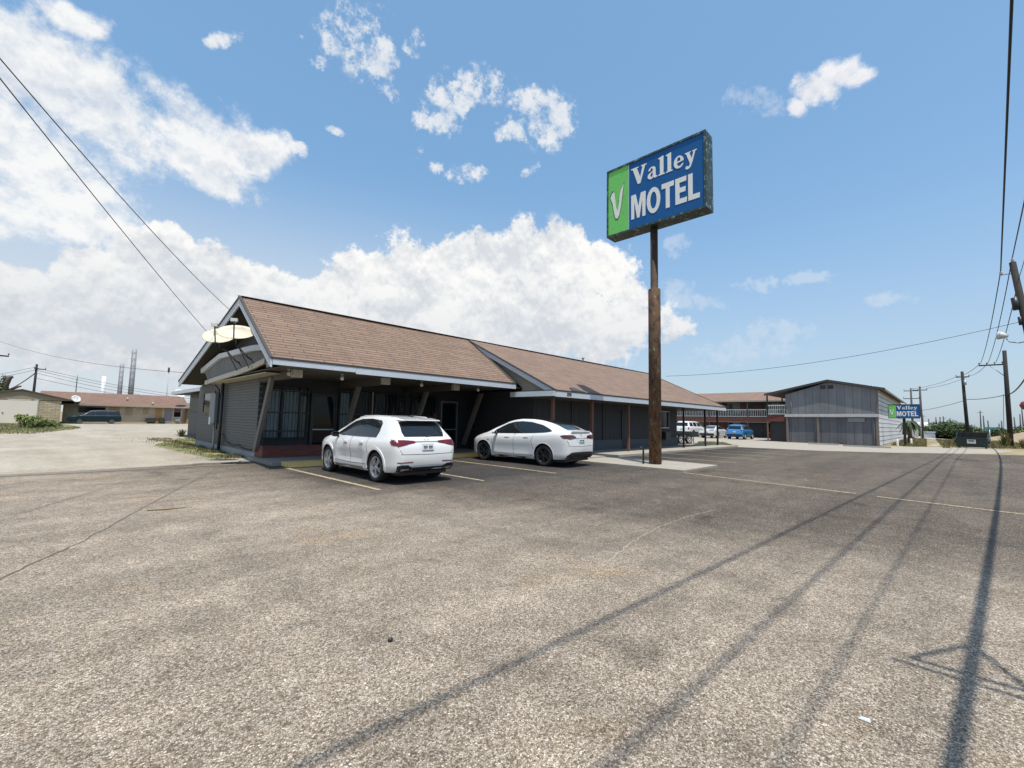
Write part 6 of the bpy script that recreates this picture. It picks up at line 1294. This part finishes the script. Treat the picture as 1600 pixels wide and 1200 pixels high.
# ---------------------------------------------------------------- wires
def wire(lab, p, q, sag=.3, r=.016, name='overhead_wire', n=28, mid=()):
    p, q = Vector(p), Vector(q); t = thing(name, lab, 'wire', tuple((p+q)/2))
    b = MB(); b.path([p+(q-p)*(i/n) - Vector((0, 0, sag*4*(i/n)*(1-i/n))) for i in range(n+1)], r, 6); b.build('strand', wire_mat, t); return t
def ext(p, q, k): p, q = Vector(p), Vector(q); return tuple(p+(q-p)*k)
wire('upper service wire running from the sky at left down to the office gable', (4.02, 18.05, 5.25), ext((4.03, 18.05, 5.25), (-.89, 8.96, 7.03), 2.3), .75, .008)
wire('lower service wire running from the sky at left to the pale satellite dishes', (4.02, 20.2, 4.45), ext((4.02, 20.2, 4.45), (-.87, 8.96, 6.36), 2.2), .35, .008)
wire('thin wire crossing low over the brown-roofed building to the office', (5.2, 27, 3.6), (-4.04, 59.9, 7.6), .5, .011)
wire('long wire from the office roof across the sky to the near lamp pole', (30.8, 14.4, 5.0), (31.88, -2.98, 6.80), .55, .011)
wa0 = ext((31.9, -2.33, 9.38), (14.16, -1.36, 9.55), 3.1)
wire('nearest overhead power wire running up the right edge of the sky', (31.9, -2.33, 9.38), wa0, .18, .026)
wire('outer overhead power wire meeting the top of the near pole', (31.88, -2.73, 9.92), (-24, -.55, 9.6), .25, .022)
wire('outermost overhead power wire beyond the near pole', (31.88, -2.9, 8.9), (-24, -.9, 8.6), .15, .014)
tc = wire('thick bundled telephone cable whose broad shadow crosses the paving', (31.8, -3.55, 5.75), (-24, .45, 5.9), .6, .046, name='overhead_cable', n=40)
t = thing('cable_snowshoe', 'triangular cable storage frame hung on the thick telephone cable', 'cable frame', (3.5, -1.47, 5.26))
c0, c1, c2 = Vector((3.96, -1.55, 5.26)), Vector((3.37, -1.24, 5.26)), Vector((3.37, -1.79, 5.26))
b = MB(); b.path([c0, c1], .022, 6); b.path([c0, c2], .022, 6); b.path([c1, c2], .024, 6); b.path([c1+Vector((-.10, .1, -.02)), c2+Vector((-.12, -.02, -.02))], .02, 6); b.build('frame', metal_dark, t)
wire('left power wire between the near pole and the braced crossarm', (31.9, -2.33, 9.38), (62.92, -2.85, 8.1), .5, .022)
wire('middle power wire between the near pole and the braced crossarm', (31.88, -2.73, 9.92), (62.91, -3.35, 8.1), .5, .022)
wire('right power wire between the near pole and the braced crossarm', (31.88, -2.9, 8.9), (62.88, -3.85, 8.1), .4, .022)
wire('thick cable between the near pole and the braced pole', (31.8, -3.55, 5.75), (62.83, -4.55, 5.0), .5, .045, name='overhead_cable')
wire('left power wire between the braced crossarm and the leaning pole', (62.92, -2.85, 8.1), (79.98, -1.5, 8.35), .25, .022)
wire('right power wire between the braced crossarm and the leaning pole', (62.91, -3.35, 8.1), (79.98, -2.6, 8.35), .25, .022)
wire('cable between the braced pole and the leaning pole', (62.83, -4.5, 5.0), (79.98, -2.35, 5.4), .15, .035, name='overhead_cable')
wire('left power wire from the leaning pole to the farther pole', (79.98, -1.5, 8.35), (89.97, 3.1, 7.6), .25, .022)
wire('right power wire from the leaning pole to the farther pole', (79.98, -2.6, 8.35), (89.97, 1.6, 7.6), .25, .022)
wire('cable from the leaning pole towards the far siding', (79.98, -2.35, 5.4), (89.97, 2.3, 4.3), .15, .03, name='overhead_cable')
wire('guy wire from the braced pole down to the weeds', (62.85, -4.2, 5.0), (72, -4.6, 0), .0, .02, name='guy_wire')
for z, s, w in ((7.4, .6, 'topmost'), (7.1, .7, 'second'), (6.7, .8, 'third'), (6.0, .6, 'lowest')):
    wire(w+' of the four wires sagging right from the garage pole', (-2.4, 90, z), (22, 96, z-3.2), s, .022)
for z, w in ((7.6, 'upper'), (7.2, 'lower')): wire(w+' thin wire running left from the garage pole', (-2.5, 90, z), (-9.5, 88, z-2.6), .2, .022)
wire('thick dark cable falling left from the garage pole to the vine-grown trunk', (-2.5, 90, 6.8), (-4.8, 94.6, 4.6), .15, .06, name='overhead_cable')
random.seed(1)
